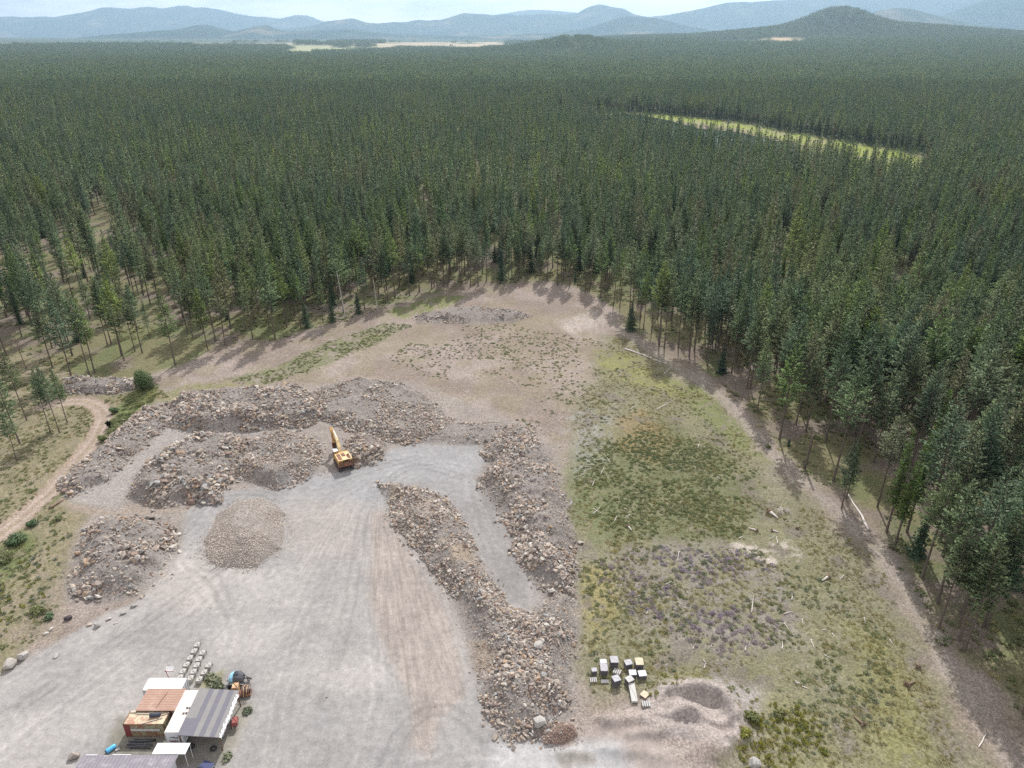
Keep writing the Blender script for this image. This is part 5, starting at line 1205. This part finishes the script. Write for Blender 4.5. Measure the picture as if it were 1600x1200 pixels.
# things under and beside the shelter
rc = empty('tool_cart', (-42.25, 77.2, g0), .2, 'red box cart on a pale frame at the right edge of the striped shelter', 'cart')
MB().mat(M_REDP).box((0, 0, .95), (.85, 1.25, .75), bev=.05).build('box', rc); b = MB().mat(M_PLANK)
for sx in (-1, 1):
    for sy in (-1, 1): b.box((sx * .36, sy * .52, .29), (.08, .08, .58))
b.build('frame', rc)
for i, (xx, yy, lb) in enumerate(((-47.6, 73.6, 'black tyre leaning under the front left of the striped shelter'), (-44.2, 73.2, 'black tyre lying under the front right of the striped shelter'))):
    b = MB().mat(M_TYRE); n = 18; vs = []
    for k in range(n):
        a = 2 * math.pi * k / n
        for q in range(6): c_ = 2 * math.pi * q / 6; rr_ = .38 + .13 * math.cos(c_); vs.append((rr_ * math.cos(a), rr_ * math.sin(a), .14 + .12 * math.sin(c_)))
    b.add(vs, [(k * 6 + q, ((k + 1) % n) * 6 + q, ((k + 1) % n) * 6 + (q + 1) % 6, k * 6 + (q + 1) % 6) for k in range(n) for q in range(6)])
    tag(b.build('tyre', None, True, (xx, yy, g0)), lb, 'tyre', 'tyres under the shelter')
# ---- small car cut by the bottom edge
P_ = G(322, 1192); ca = empty('parked_car', (P_.x + .1, P_.y - 2.4, P_.z), -.35, 'dark blue car parked below the striped shelter, cut off by the bottom frame edge', 'car')
b = MB().mat(M_NAVY); b.prism([(-2.1, .35), (2.1, .35), (2.15, .75), (1.2, .92), (-1.6, .95), (-2.15, .8)], -.85, .85, RZ(math.pi / 2)); b.build('body', ca)
b = MB().mat(M_GLASS); b.prism([(-1.45, .95), (.95, .92), (.35, 1.38), (-1.0, 1.4)], -.74, .74, RZ(math.pi / 2)); b.build('window', ca)
MB().mat(M_NAVY).box((0, -.3, 1.415), (1.3, 1.3, .05), bev=.02).build('roof', ca)
MB().mat(M_WHITE).box((.86, .2, .62), (.03, 3.6, .14)).build('side_stripe', ca)
for sx in (-1, 1):
    for yy in (-1.3, 1.3): b = MB().mat(M_TYRE).tube((sx * .88, yy, .32), (sx * .66, yy, .32), .32, n=16).build('wheel', ca); MB().mat(M_DARK).tube((sx * .9, yy, .32), (sx * .87, yy, .32), .17, n=10).build('rim', b)
    MB().mat(M_WHITE).box((sx * .6, 2.13, .68), (.3, .05, .14)).build('headlight', ca)
# ---- front low building and white awning
lb_ = empty('low_building', (-54.2, 66.6, H1(-54, 67)), 0, 'low building with a purple grey roof cut off by the bottom frame edge', 'building')
MB().mat(M_WHITE).box((0, 0, 1.35), (12.6, 5.9, 2.7)).build('wall', lb_)
b = MB().mat(M_GROOF); b.prism([(-3.35, 2.82), (0, 3.25), (3.35, 2.95), (3.35, 2.87), (0, 3.15), (-3.35, 2.74)], -6.75, 6.75, RZ(math.pi / 2)); rf = b.build('roof', lb_)
b = MB().mat(M_GROOF)
for i in range(26): b.box((-6.5 + .52 * i, 1.68, 3.13), (.05, 3.3, .035), RX(-.088))
b.build('roof_rib', rf)
b = MB().mat(M_WHITE).box((-5.6, 3.33, 2.98), (1.6, .10, .07)).box((-1.3, 3.36, 2.98), (2.6, .10, .07)).build('edge_trim', rf)
aw = empty('white_awning', (-48.9, 71.0, H1(-49, 71)), 0, 'small white flat awning on thin legs behind the purple grey roof', 'awning')
MB().mat(M_WHITE).box((0, 0, 2.95), (4.8, 1.9, .08), RX(-.04), bev=.02).build('roof', aw)
for sx in (-1, 1):
    for sy in (-.8, .8): MB().mat(M_WHITE).tube((sx * 2.25, sy, 0), (sx * 2.25, sy, 2.93), .045, n=6).build('leg', aw)
# ---- blue drum, junk
P_ = G(174, 1172); bd = empty('blue_drum', P_ + Vector((0, 0, .33)), R(52), 'light blue plastic drum lying on the gravel left of the olive container', 'drum')
b = MB().mat(M_BLUE); b.chain([(-.7, 0, 0), (-.62, 0, 0), (-.3, 0, 0), (0, 0, 0), (.3, 0, 0), (.62, 0, 0), (.7, 0, 0)], [.26, .33, .35, .33, .35, .33, .26], 16).build('barrel', bd, True)
MB().mat(M_BLACK).tube((-.78, 0, 0), (-.71, 0, 0), .29, n=16).build('lid', bd)
P_ = G(184, 1172); tag(MB().mat(M_WHITE).box((0, 0, .14), (.6, .25, .28), bev=.04).build('white_canister', None, False, P_, .7), 'small white canister lying right of the light blue drum', 'canister')
# ---- red stand with slatted rack
rs_ = empty('slatted_rack_stand', (-56.4, 86.3, H1(-56, 86)), 0, 'red steel stand holding a white slatted rack behind the white container', 'stand')
MB().mat(M_REDP).tube((0, 0, 0), (-.2, 0, 1.9), .06, n=8).build('post', rs_); MB().mat(M_REDP).box((.3, 0, 1.55), (1.5, .07, .07)).build('arm', rs_)
b = MB().mat(M_WHITE)
for i in range(9): b.box((-.3 + .15 * i, .35, 1.72), (.05, .8, .04), RX(.25))
b.box((.3, .02, 1.64), (1.3, .05, .05)).box((.3, .7, 1.8), (1.3, .05, .05)).build('rack', rs_)
# ---- concrete blocks
blocks = [(307.5, 1006), (303, 1016), (296.5, 1026.5), (291, 1037), (285.5, 1047.5), (281, 1057), (316, 1018.5), (310.5, 1028.5), (307, 1038), (302, 1048), (297.5, 1058), (325.5, 1038), (318.5, 1049), (311, 1060)]
colw = ['left', 'middle', 'right']; cnt_ = [0, 0, 0]; ordw = ['farthest', 'second', 'third', 'fourth', 'fifth', 'nearest']
def block_mesh():
    b = MB().mat(M_CONC); b.box((0, 0, .37), (.95, 1.12, .74), bev=.05).box((0, 0, .77), (.3, .3, .07), bev=.02); return b.mesh('block')
bmesh_ = block_mesh()
for i, (px, py) in enumerate(blocks):
    c_ = 0 if i < 6 else 1 if i < 11 else 2; k = cnt_[c_]; cnt_[c_] += 1; last = (6, 5, 3)[c_] - 1
    x, y, _z = P(px, py, .78); o = bpy.data.objects.new('concrete_block', bmesh_); ROOT.objects.link(o); o.location = (x, y, H1(x, y)); o.rotation_euler = (0, 0, random.uniform(-.08, .08))
    tag(o, '%s concrete block of the %s row behind the white container' % ('nearest' if k == last else ordw[k], colw[c_]), 'concrete block', 'concrete blocks in three rows behind the white container')
# ---- boulders and cut stones at the yard edge
def boulder(px, py, s, dims, label, seed, mat=None, rz=0, cat='boulder', name='boulder', n=22):
    o = bpy.data.objects.new(name, rock_mesh(name, seed, mat or M_GREY, dims, n)); ROOT.objects.link(o); p = G(px, py); o.location = p + Vector((0, 0, dims[2] * s * .36)); o.scale = (s,) * 3; o.rotation_euler = (0, 0, rz); tag(o, label, cat)
boulder(16, 1042, 2.5, (1, .8, .75), 'largest grey boulder with pale top at the left frame edge', 1, rz=.3)
boulder(37, 1028, 1.9, (1, .85, .8), 'rounded grey boulder right of the largest one at the left edge', 2, rz=1)
boulder(140, 977, 1.1, (1, .6, .45), 'pale flat cut stone touching the dark sided one at the yard edge', 3, M_ROCK, .3)
boulder(152, 979, 1.4, (.9, .8, .7), 'dark sided cut stone in the row below the separate rubble heap', 4, M_GREY, .5)
boulder(170, 968, 1.1, (1, .55, .4), 'pale oblong cut stone above the row of cut stones at the yard edge', 5, M_GREY, .6)
boulder(181, 974, .9, (1, .4, .25), 'thin flat stone lying lowest in the row of cut stones', 6, M_GREY, .5)
boulder(193, 959, 1.3, (1, .5, .45), 'oblong cut stone, second from the right of the row at the yard edge', 7, M_GREY, .5)
boulder(209, 948, 1.4, (1, .45, .45), 'oblong cut stone at the right end of the row at the yard edge', 8, M_GREY, .6)
boulder(87, 1026, 1.3, (.6, 1, .25), 'flat wedge shaped stone lying on the gravel above the boulders', 9, M_GREY, .3)
boulder(72, 991, 1.1, (1, .7, .4), 'pale stone, left one of a pair lying at the grass edge', 10, M_GREY, .4)
boulder(80, 984, 1.0, (1, .6, .5), 'pale stone, right one of a pair lying at the grass edge', 11, M_GREY, 1.4)
boulder(160, 812, 1.3, (1, .85, .8), 'larger of two pale rounded boulders on the top left of the separate rubble heap', 12, M_GREY)
boulder(170, 810, 1.1, (1, .9, .8), 'smaller of two pale rounded boulders on the top left of the separate rubble heap', 13, M_GREY)
boulder(260, 845, 1.0, (1, .8, .8), 'blue grey rounded boulder at the right edge of the separate rubble heap', 14, M_GREY)
boulder(1178, 1197, 2.0, (1, .9, .8), 'big pale grey boulder in the yellow weeds at the bottom frame edge', 15, M_GREY, .4)
boulder(116, 1184, 1.8, (1, .7, .6), 'rough stone lump with pale crumbly top on the gravel by the bottom left', 16, M_ROCK, .4)
boulder(107, 968, 1.5, (1, .8, .6), 'almost black lump at the left foot of the separate rubble heap', 17, stone_mat('dark rock', [(.07, .06, .065)]), .4)
boulder(862, 925, 1.7, (1, .7, .6), 'large pale block on the saddle where the two rubble ridges meet', 18, M_GREY, .4)
boulder(841, 1010, 2.0, (1, .8, .5), 'big light slab in the upper middle of the long rubble ridge', 19, M_GREY, 1.4)
boulder(843, 1131, 2.2, (1, .9, .6), 'big pale grey slab at the lower tip of the long rubble ridge', 20, M_GREY, .2)

# ---- stone pallets
def pallet(px, py, w_, d_, h_, rz, label, kind='wrap', cover=None, lean=0.0):
    o = empty('stone_pallet', G(px, py), rz, label, 'pallet', 'stone pallets on the weedy ground')
    b = MB().mat(M_PALLET)
    for i in range(3): b.box((-w_ / 2 + .08 + i * (w_ - .16) / 2, 0, .05), (.12, d_, .10))
    for i in range(6): b.box((0, -d_ / 2 + .06 + i * (d_ - .12) / 5, .115), (w_, .10, .025))
    b.build('pallet_base', o)
    if h_ > 0:
        b = MB().mat(M_SLATE if kind != 'stone' else M_LSTONE); r = random.Random(int(px * 7 + py)); z_ = .13; k = max(1, int(h_ / .14))
        for i in range(k):
            if kind == 'stone':
                for a in range(4): b.box((-w_ / 2 + w_ * (a + .5) / 4, r.uniform(-.04, .04), z_ + h_ / k / 2), (w_ / 4 - .04, d_ * r.uniform(.88, 1), h_ / k - .02), bev=.02)
            else:
                q = r.uniform(.86, 1.0); b.box((r.uniform(-.04, .04), r.uniform(-.04, .04), z_ + h_ / k / 2), (w_ * q, d_ * r.uniform(.86, 1), h_ / k - .02), RZ(r.uniform(-.05, .05)))
            z_ += h_ / k
        b.build('stone_stack', o)
        if kind == 'wrap':
            b = MB().mat(cover or M_WRAP); b.box((0, 0, .13 + h_ + .05), (w_ * 1.06, d_ * 1.06, .08), RX(lean) @ RY(lean * .6), bev=.02); b.build('cover', o)
    else:
        b = MB().mat(cover or M_LSTONE)
        for i in range(5): b.box((0, -d_ / 2 + d_ * (i + .5) / 5, .2), (w_ * .95, d_ / 5 - .05, .12), bev=.015)
        b.build('flat_stones', o)
    return o
pallet(959, 1040, 1.3, 1.3, 1.25, .05, 'tall pallet stack with grey sheet, farthest of the left group', lean=.08)
pallet(943, 1050, 1.2, 1.6, 1.0, .0, 'tall pallet stack with two pale sheets in the left group, above the flat white pallet', lean=.1)
pallet(942, 1042, 1.1, .9, 1.1, .0, 'white topped pallet stack hidden behind the one with two pale sheets', cover=M_WCOV)
pallet(928, 1053, .9, .8, .8, .1, 'small pale stack, leftmost of the pallets, behind the open crate')
pallet(927, 1064, 1.2, 1.0, .25, .05, 'low crate with dark gaps, lowest and leftmost of the pallets', 'stone')
pallet(945, 1066, 1.3, .7, 0, .0, 'flat white slatted pallet below the stack with two pale sheets', cover=M_WCOV)
pallet(964, 1052, 1.3, 1.1, .4, -.45, 'tilted low pallet between the tall grey stack and the turned grey stack', 'stone')
pallet(962, 1070, 1.2, 1.2, 1.3, .35, 'turned tall stack with a smooth grey top, front of the left group')
pallet(981, 1042, 1.2, 1.1, .9, .25, 'turned stack with a pale top, left one of the far right pair')
pallet(998, 1042, 1.3, 1.5, 1.1, .0, 'dark stack with a cream top, right one of the far right pair', cover=M_SAND)
pallet(988, 1056, 1.2, 1.1, .6, .0, 'square white topped stack between the turned cream one and the rounded white one', cover=M_WCOV)
pallet(1003, 1058, 1.3, 1.2, .7, .1, 'white topped stack, rightmost of the pallet group', cover=M_WCOV)
pallet(983, 1068, 1.2, 1.1, .9, .5, 'diamond turned stack with a cream top above the long white slab', cover=M_LSTONE)
pallet(1007, 1087, 1.2, 1.1, .15, .8, 'diamond turned low pallet of yellowish stone right of the long white slab', 'wrap', cover=M_SAND)
pallet(1009, 1103, 1.35, 1.1, .45, .0, 'pallet of upright light stones, lowest of all the pallets', 'stone')
P_ = G(991.5, 1100); o = empty('stone_slab', P_ + Vector((0, 1.85, 0)), 0, 'long white slab lying below the pallets, pointing away from the camera', 'slab')
MB().mat(M_LSTONE).box((0, 0, .35), (1.05, 3.7, .45), bev=.03).build('slab', o); MB().mat(M_PALLET).box((0, -1.4, .06), (1.0, .14, .12)).box((0, 1.4, .06), (1.0, .14, .12)).build('bearer', o)

# ---- excavator
th = R(27)
ex = empty('excavator', G(535, 733) + Vector((0, 1.6, 0)), th, 'old yellow tracked excavator parked among the rubble heaps with its arm folded down', 'excavator')
ex.scale = (1.13,) * 3
ex.location.z = max(H1(ex.location.x, ex.location.y), 0)
def track(sx):
    b = MB().mat(M_BLACK); pr = []
    for i in range(11): a = math.pi / 2 + math.pi * i / 10; pr.append((-2.0 + .48 * math.cos(a), .5 + .48 * math.sin(a)))
    for i in range(11): a = -math.pi / 2 + math.pi * i / 10; pr.append((2.0 + .48 * math.cos(a), .5 + .48 * math.sin(a)))
    b.prism(pr, -.3, .3, RZ(math.pi / 2), (sx * 1.32, 0, 0)); t_ = b.build('track', ex); b = MB().mat(M_DARK)
    for i in range(22): b.box((sx * 1.32, -2.1 + .2 * i, 1.0), (.62, .09, .05)); b.box((sx * 1.32, -2.1 + .2 * i, .02), (.62, .09, .04))
    b.build('track_shoe', t_); b = MB().mat(M_RUST)
    for yy in (-2, -1.2, -.4, .4, 1.2, 2): MB().mat(M_RUST).tube((sx * 1.64, yy, .42), (sx * 1.60, yy, .42), .25 if abs(yy) < 1.9 else .36, n=12).build('roller', t_)
for s in (-1, 1): track(s)
MB().mat(M_RUST).box((0, 0, .65), (2.1, 2.4, .5)).tube((0, 0, .9), (0, 0, 1.15), .8, n=20).build('undercarriage', ex)
hs = MB().mat(M_YELLOW).box((0, -.35, 1.95), (3.1, 3.9, 1.5), bev=.08).build('house', ex)
b = MB().mat(M_YPALE)                                            # pale deck frame with open bays
b.box((0, -2.2, 2.74), (3.0, .22, .08)).box((0, .75, 2.74), (3.0, .2, .08)).box((-1.42, -.7, 2.74), (.18, 2.7, .08)).box((1.42, -.7, 2.74), (.18, 2.7, .08)).box((-.45, -.7, 2.745), (.16, 2.7, .09)).box((.55, -.7, 2.745), (.16, 2.7, .09)).box((.05, -1.55, 2.75), (.9, 1.2, .09)).box((1.0, .25, 2.74), (.8, .7, .08)).build('engine_deck', ex)
b = MB().mat(M_RUST).box((-.93, -.7, 2.72), (.78, 2.6, .05)).box((.05, .0, 2.72), (.8, 1.1, .05)).box((1.0, -1.1, 2.72), (.7, 1.6, .05)).build('engine_bay', ex)
MB().mat(M_RUST).box((0, -2.5, 1.75), (3.0, .55, 1.05), bev=.1).build('counterweight', ex)
b = MB().mat(M_BLACK); 
for i in range(5): b.box((.2 + .0 * i, -2.31, 2.38 + .05 * i), (1.5, .04, .02))
b.build('rear_grille', ex)
MB().mat(M_BLACK).tube((.9, -.9, 2.75), (.9, -.9, 3.25), .09, n=10).build('exhaust', ex)
cb_ = MB().mat(M_YELLOW).box((-1.05, 1.9, 2.2), (.98, 1.3, 1.9), bev=.06).build('cab', ex)
MB().mat(M_WHITE).box((-1.05, 1.9, 3.19), (1.04, 1.38, .08), bev=.02).build('cab_roof', cb_)
MB().mat(M_GLASS).box((-1.05, 2.56, 2.5), (.8, .03, 1.0)).box((-1.555, 1.95, 2.55), (.03, .95, .85)).box((-.55, 1.95, 2.55), (.03, .9, .85)).build('cab_window', cb_)
def beam(name, pts, hw, mat, parent=ex, xo=.3):
    """tapered box beam following (y, z) centre line with half depths"""
    b = MB().mat(mat); vs = []; n = len(pts)
    for i, ((y_, z_), h_) in enumerate(zip(pts, hw)):
        y0, z0 = pts[max(i - 1, 0)]; y1, z1 = pts[min(i + 1, n - 1)]; l_ = math.hypot(y1 - y0, z1 - z0); ny_, nz_ = -(z1 - z0) / l_, (y1 - y0) / l_
        for sx, sn in ((-1, -1), (1, -1), (1, 1), (-1, 1)): vs.append((xo + sx * (.38 - .04 * i), y_ + ny_ * h_ * sn, z_ + nz_ * h_ * sn))
    fs = [(i * 4 + k, i * 4 + (k + 1) % 4, i * 4 + 4 + (k + 1) % 4, i * 4 + 4 + k) for i in range(n - 1) for k in range(4)] + [(3, 2, 1, 0), tuple(range(n * 4 - 4, n * 4))]
    b.add(vs, fs); return b.build(name, parent)
beam('boom', [(1.3, 1.9), (2.5, 3.2), (3.8, 4.2), (5.1, 4.8), (6.8, 5.3)], [.28, .45, .55, .42, .22], M_YPALE, xo=-.05)
beam('stick', [(7.4, 5.9), (6.8, 5.2), (6.5, 4.0), (6.3, 2.6)], [.18, .42, .36, .2], M_YELLOW, xo=-.25)
b = MB().mat(M_DARK)
for s in (-.42, .32): b.tube((s, 1.6, 1.6), (s, 3.2, 3.5), .11, n=8); b.tube((s, 3.2, 3.5), (s, 4.0, 4.6), .06, n=8)
b.build('boom_cylinder', ex)
MB().mat(M_WHITE).tube((-.05, 4.0, 4.9), (-.05, 5.8, 5.6), .11, n=8).tube((-.05, 5.8, 5.6), (-.05, 7.3, 5.8), .06, n=8).build('stick_cylinder', ex)
MB().mat(M_DARK).tube((-.05, 7.1, 5.0), (-.05, 7.0, 3.6), .09, n=8).build('bucket_cylinder', ex)
b = MB().mat(M_RUST); prof = [(a_ - .5, c_ - .25) for a_, c_ in ((6.9, 2.9), (7.5, 2.7), (7.9, 2.0), (7.7, 1.2), (7.0, .75), (6.3, .8), (6.25, 1.0), (6.9, 1.0), (7.45, 1.4), (7.6, 2.0), (7.25, 2.5), (6.85, 2.65))]
b.prism([(y_, z_) for y_, z_ in prof], -.65, .55, RZ(math.pi / 2)); bk = b.build('bucket', ex)
b = MB().mat(M_RUST)
for s in (-.66, .56): b.prism([(6.4, 2.65), (7.0, 2.45), (7.4, 1.75), (7.2, .95), (6.5, .5), (5.8, .55)], s - .03, s + .03, RZ(math.pi / 2))
b.build('side_plate', bk); b = MB().mat(M_DARK)
for i in range(5): b.box((-.58 + .27 * i, 5.62, .63), (.12, .34, .09), RX(.1), taper=.6)
b.build('tooth', bk)

# ---- dark steel hopper with blue front
P_ = G(372, 1069); hp = empty('steel_hopper', P_, 0, 'dark faceted steel hopper with a light blue front panel on a black frame', 'hopper')
b = MB().mat(M_DARK); secs = []
for (xx, r_, zc_) in ((-.95, .72, 1.5), (-.3, 1.0, 1.6), (.55, 1.02, 1.65), (1.1, .7, 1.45)):
    secs.append([(xx, r_ * math.cos(2 * math.pi * k / 9 + .3), zc_ + r_ * .95 * math.sin(2 * math.pi * k / 9 + .3)) for k in range(9)])
vs = [p for s_ in secs for p in s_]; fs = []
for i in range(3):
    for k in range(9):
        if i == 0 or (i == 1 and k == 0): continue
        fs.append((i * 9 + k, i * 9 + (k + 1) % 9, i * 9 + 9 + (k + 1) % 9, i * 9 + 9 + k))
fs += [tuple(range(27, 36))]
b.add(vs, fs); b.build('shell', hp)
b = MB().mat(M_PBLUE); b.add([vs[k] for k in range(18)], [(k, (k + 1) % 9, 9 + (k + 1) % 9, 9 + k) for k in range(9)] + [tuple(range(8, -1, -1))]); b.build('front_panel', hp)
MB().mat(M_GLASS).box((.1, -.1, 2.52), (.75, .7, .12), bev=.03).build('hatch', hp)
b = MB().mat(M_BLACK)
for s in (-.75, .75): b.box((.2, s, .55), (3.6, .14, .16))
for xx in (-1.3, 0, 1.8): b.box((xx, 0, .45), (.14, 1.6, .12))
for xx in (-1.3, 1.4):
    for s in (-.75, .75): b.box((xx, s, .24), (.14, .14, .5))
b.tube((1.1, .5, 1.5), (2.2, .5, .5), .06, n=6).tube((1.1, -.6, 1.4), (2.3, -.75, .5), .06, n=6).tube((1.0, -.2, 1.0), (1.6, -.9, .1), .05, n=6).build('frame', hp)
MB().mat(M_WHITE).box((-1.55, .1, .85), (.4, .4, .45), bev=.06).build('white_motor_box', hp)
for s in (-.9, .9): MB().mat(M_TYRE).tube((-.9, s, .4), (-.9, s * 1.2, .4), .4, n=16).build('wheel', hp)
# ---- rusty machine with hoops
P_ = G(376, 1091); rm = empty('rusty_machine', P_ + Vector((0, .6, 0)), .15, 'rusty tan machine with curved hoops standing beside the striped shelter roof', 'machine')
MB().mat(M_TAN).box((-.8, .3, 1.25), (1.1, 1.3, 1.5), bev=.08).box((-1.35, -.25, .9), (.7, .7, 1.0), bev=.1).build('engine_cover', rm)
b = MB().mat(M_RUST)
b.box((.3, 0, .35), (2.4, 1.3, .3)).build('base_frame', rm)
for j in range(5):
    pts_ = [(.25 + .26 * j, .95 * math.cos(a), .75 + .85 * math.sin(a)) for a in [math.pi * 1.15 * k / 8 - .25 for k in range(9)]]
    MB().mat(M_TAN if j % 2 else M_RUST).chain(pts_, [.06] * 9, 6).build('hoop', rm)
MB().mat(M_BLACK).tube((.2, 0, .8), (1.4, 0, .8), .35, n=12).build('drum', rm)

# ================================================================== HAZE
mb = MB(); m, N, L = newmat('haze'); o = N.new('ShaderNodeOutputMaterial'); pv = N.new('ShaderNodeVolumePrincipled')
pv.inputs['Density'].default_value = 4.6e-5; pv.inputs['Color'].default_value = (.53, .77, 1.0, 1); pv.inputs['Anisotropy'].default_value = .5
L.new(pv.outputs[0], o.inputs['Volume'])
mb.mat(m).box((0, 15300, 645), (53000, 34000, 1410)); hz = mb.build('haze'); tag(hz, kind='stuff', label='pale blue summer haze filling the air over the valley', cat='haze')

# ================================================================== LABEL ORDER
ORD = 'first second third fourth fifth sixth seventh eighth ninth tenth eleventh twelfth thirteenth fourteenth fifteenth sixteenth seventeenth eighteenth nineteenth twentieth'.split()
bpy.context.view_layer.update()
gr = {}
for o in list(ROOT.objects):
    if o.parent is None and o.name.startswith('pine_tree') and o.get('label') in [l for l, g in DENSE_LABELS]: gr.setdefault(o['label'], []).append(o)
SHORT = {DENSE_LABELS[0][0]: 'pine from the left in the thin open woodland at the left', DENSE_LABELS[1][0]: 'pine from the left on the far left rim of the clearing', DENSE_LABELS[2][0]: 'pine from the left on the centre of the far rim',
         DENSE_LABELS[3][0]: 'pine from the left above the upper trail', DENSE_LABELS[4][0]: 'pine from the top in the front row right of the trail', DENSE_LABELS[5][0]: 'pine from the left in the lower right stand'}
for lb, os_ in gr.items():
    fr = sorted(os_, key=lambda o: -float(sdf(CLEAR, np.array([o.location.x]), np.array([o.location.y]), 80)[0]))[:20]
    fr.sort(key=lambda o: (float(PX(o.location.x, o.location.y, 0.0)[1]) if 'top' in SHORT[lb] else float(PX(o.location.x, o.location.y, 0.0)[0])))
    for i, o in enumerate(fr): o['label'] = ORD[i] + ' ' + SHORT[lb]
for o in ROOT.objects:
    if o.get('label') and not 4 <= len(o['label'].split()) <= 16: print('LABEL', len(o['label'].split()), o.name, o['label'])
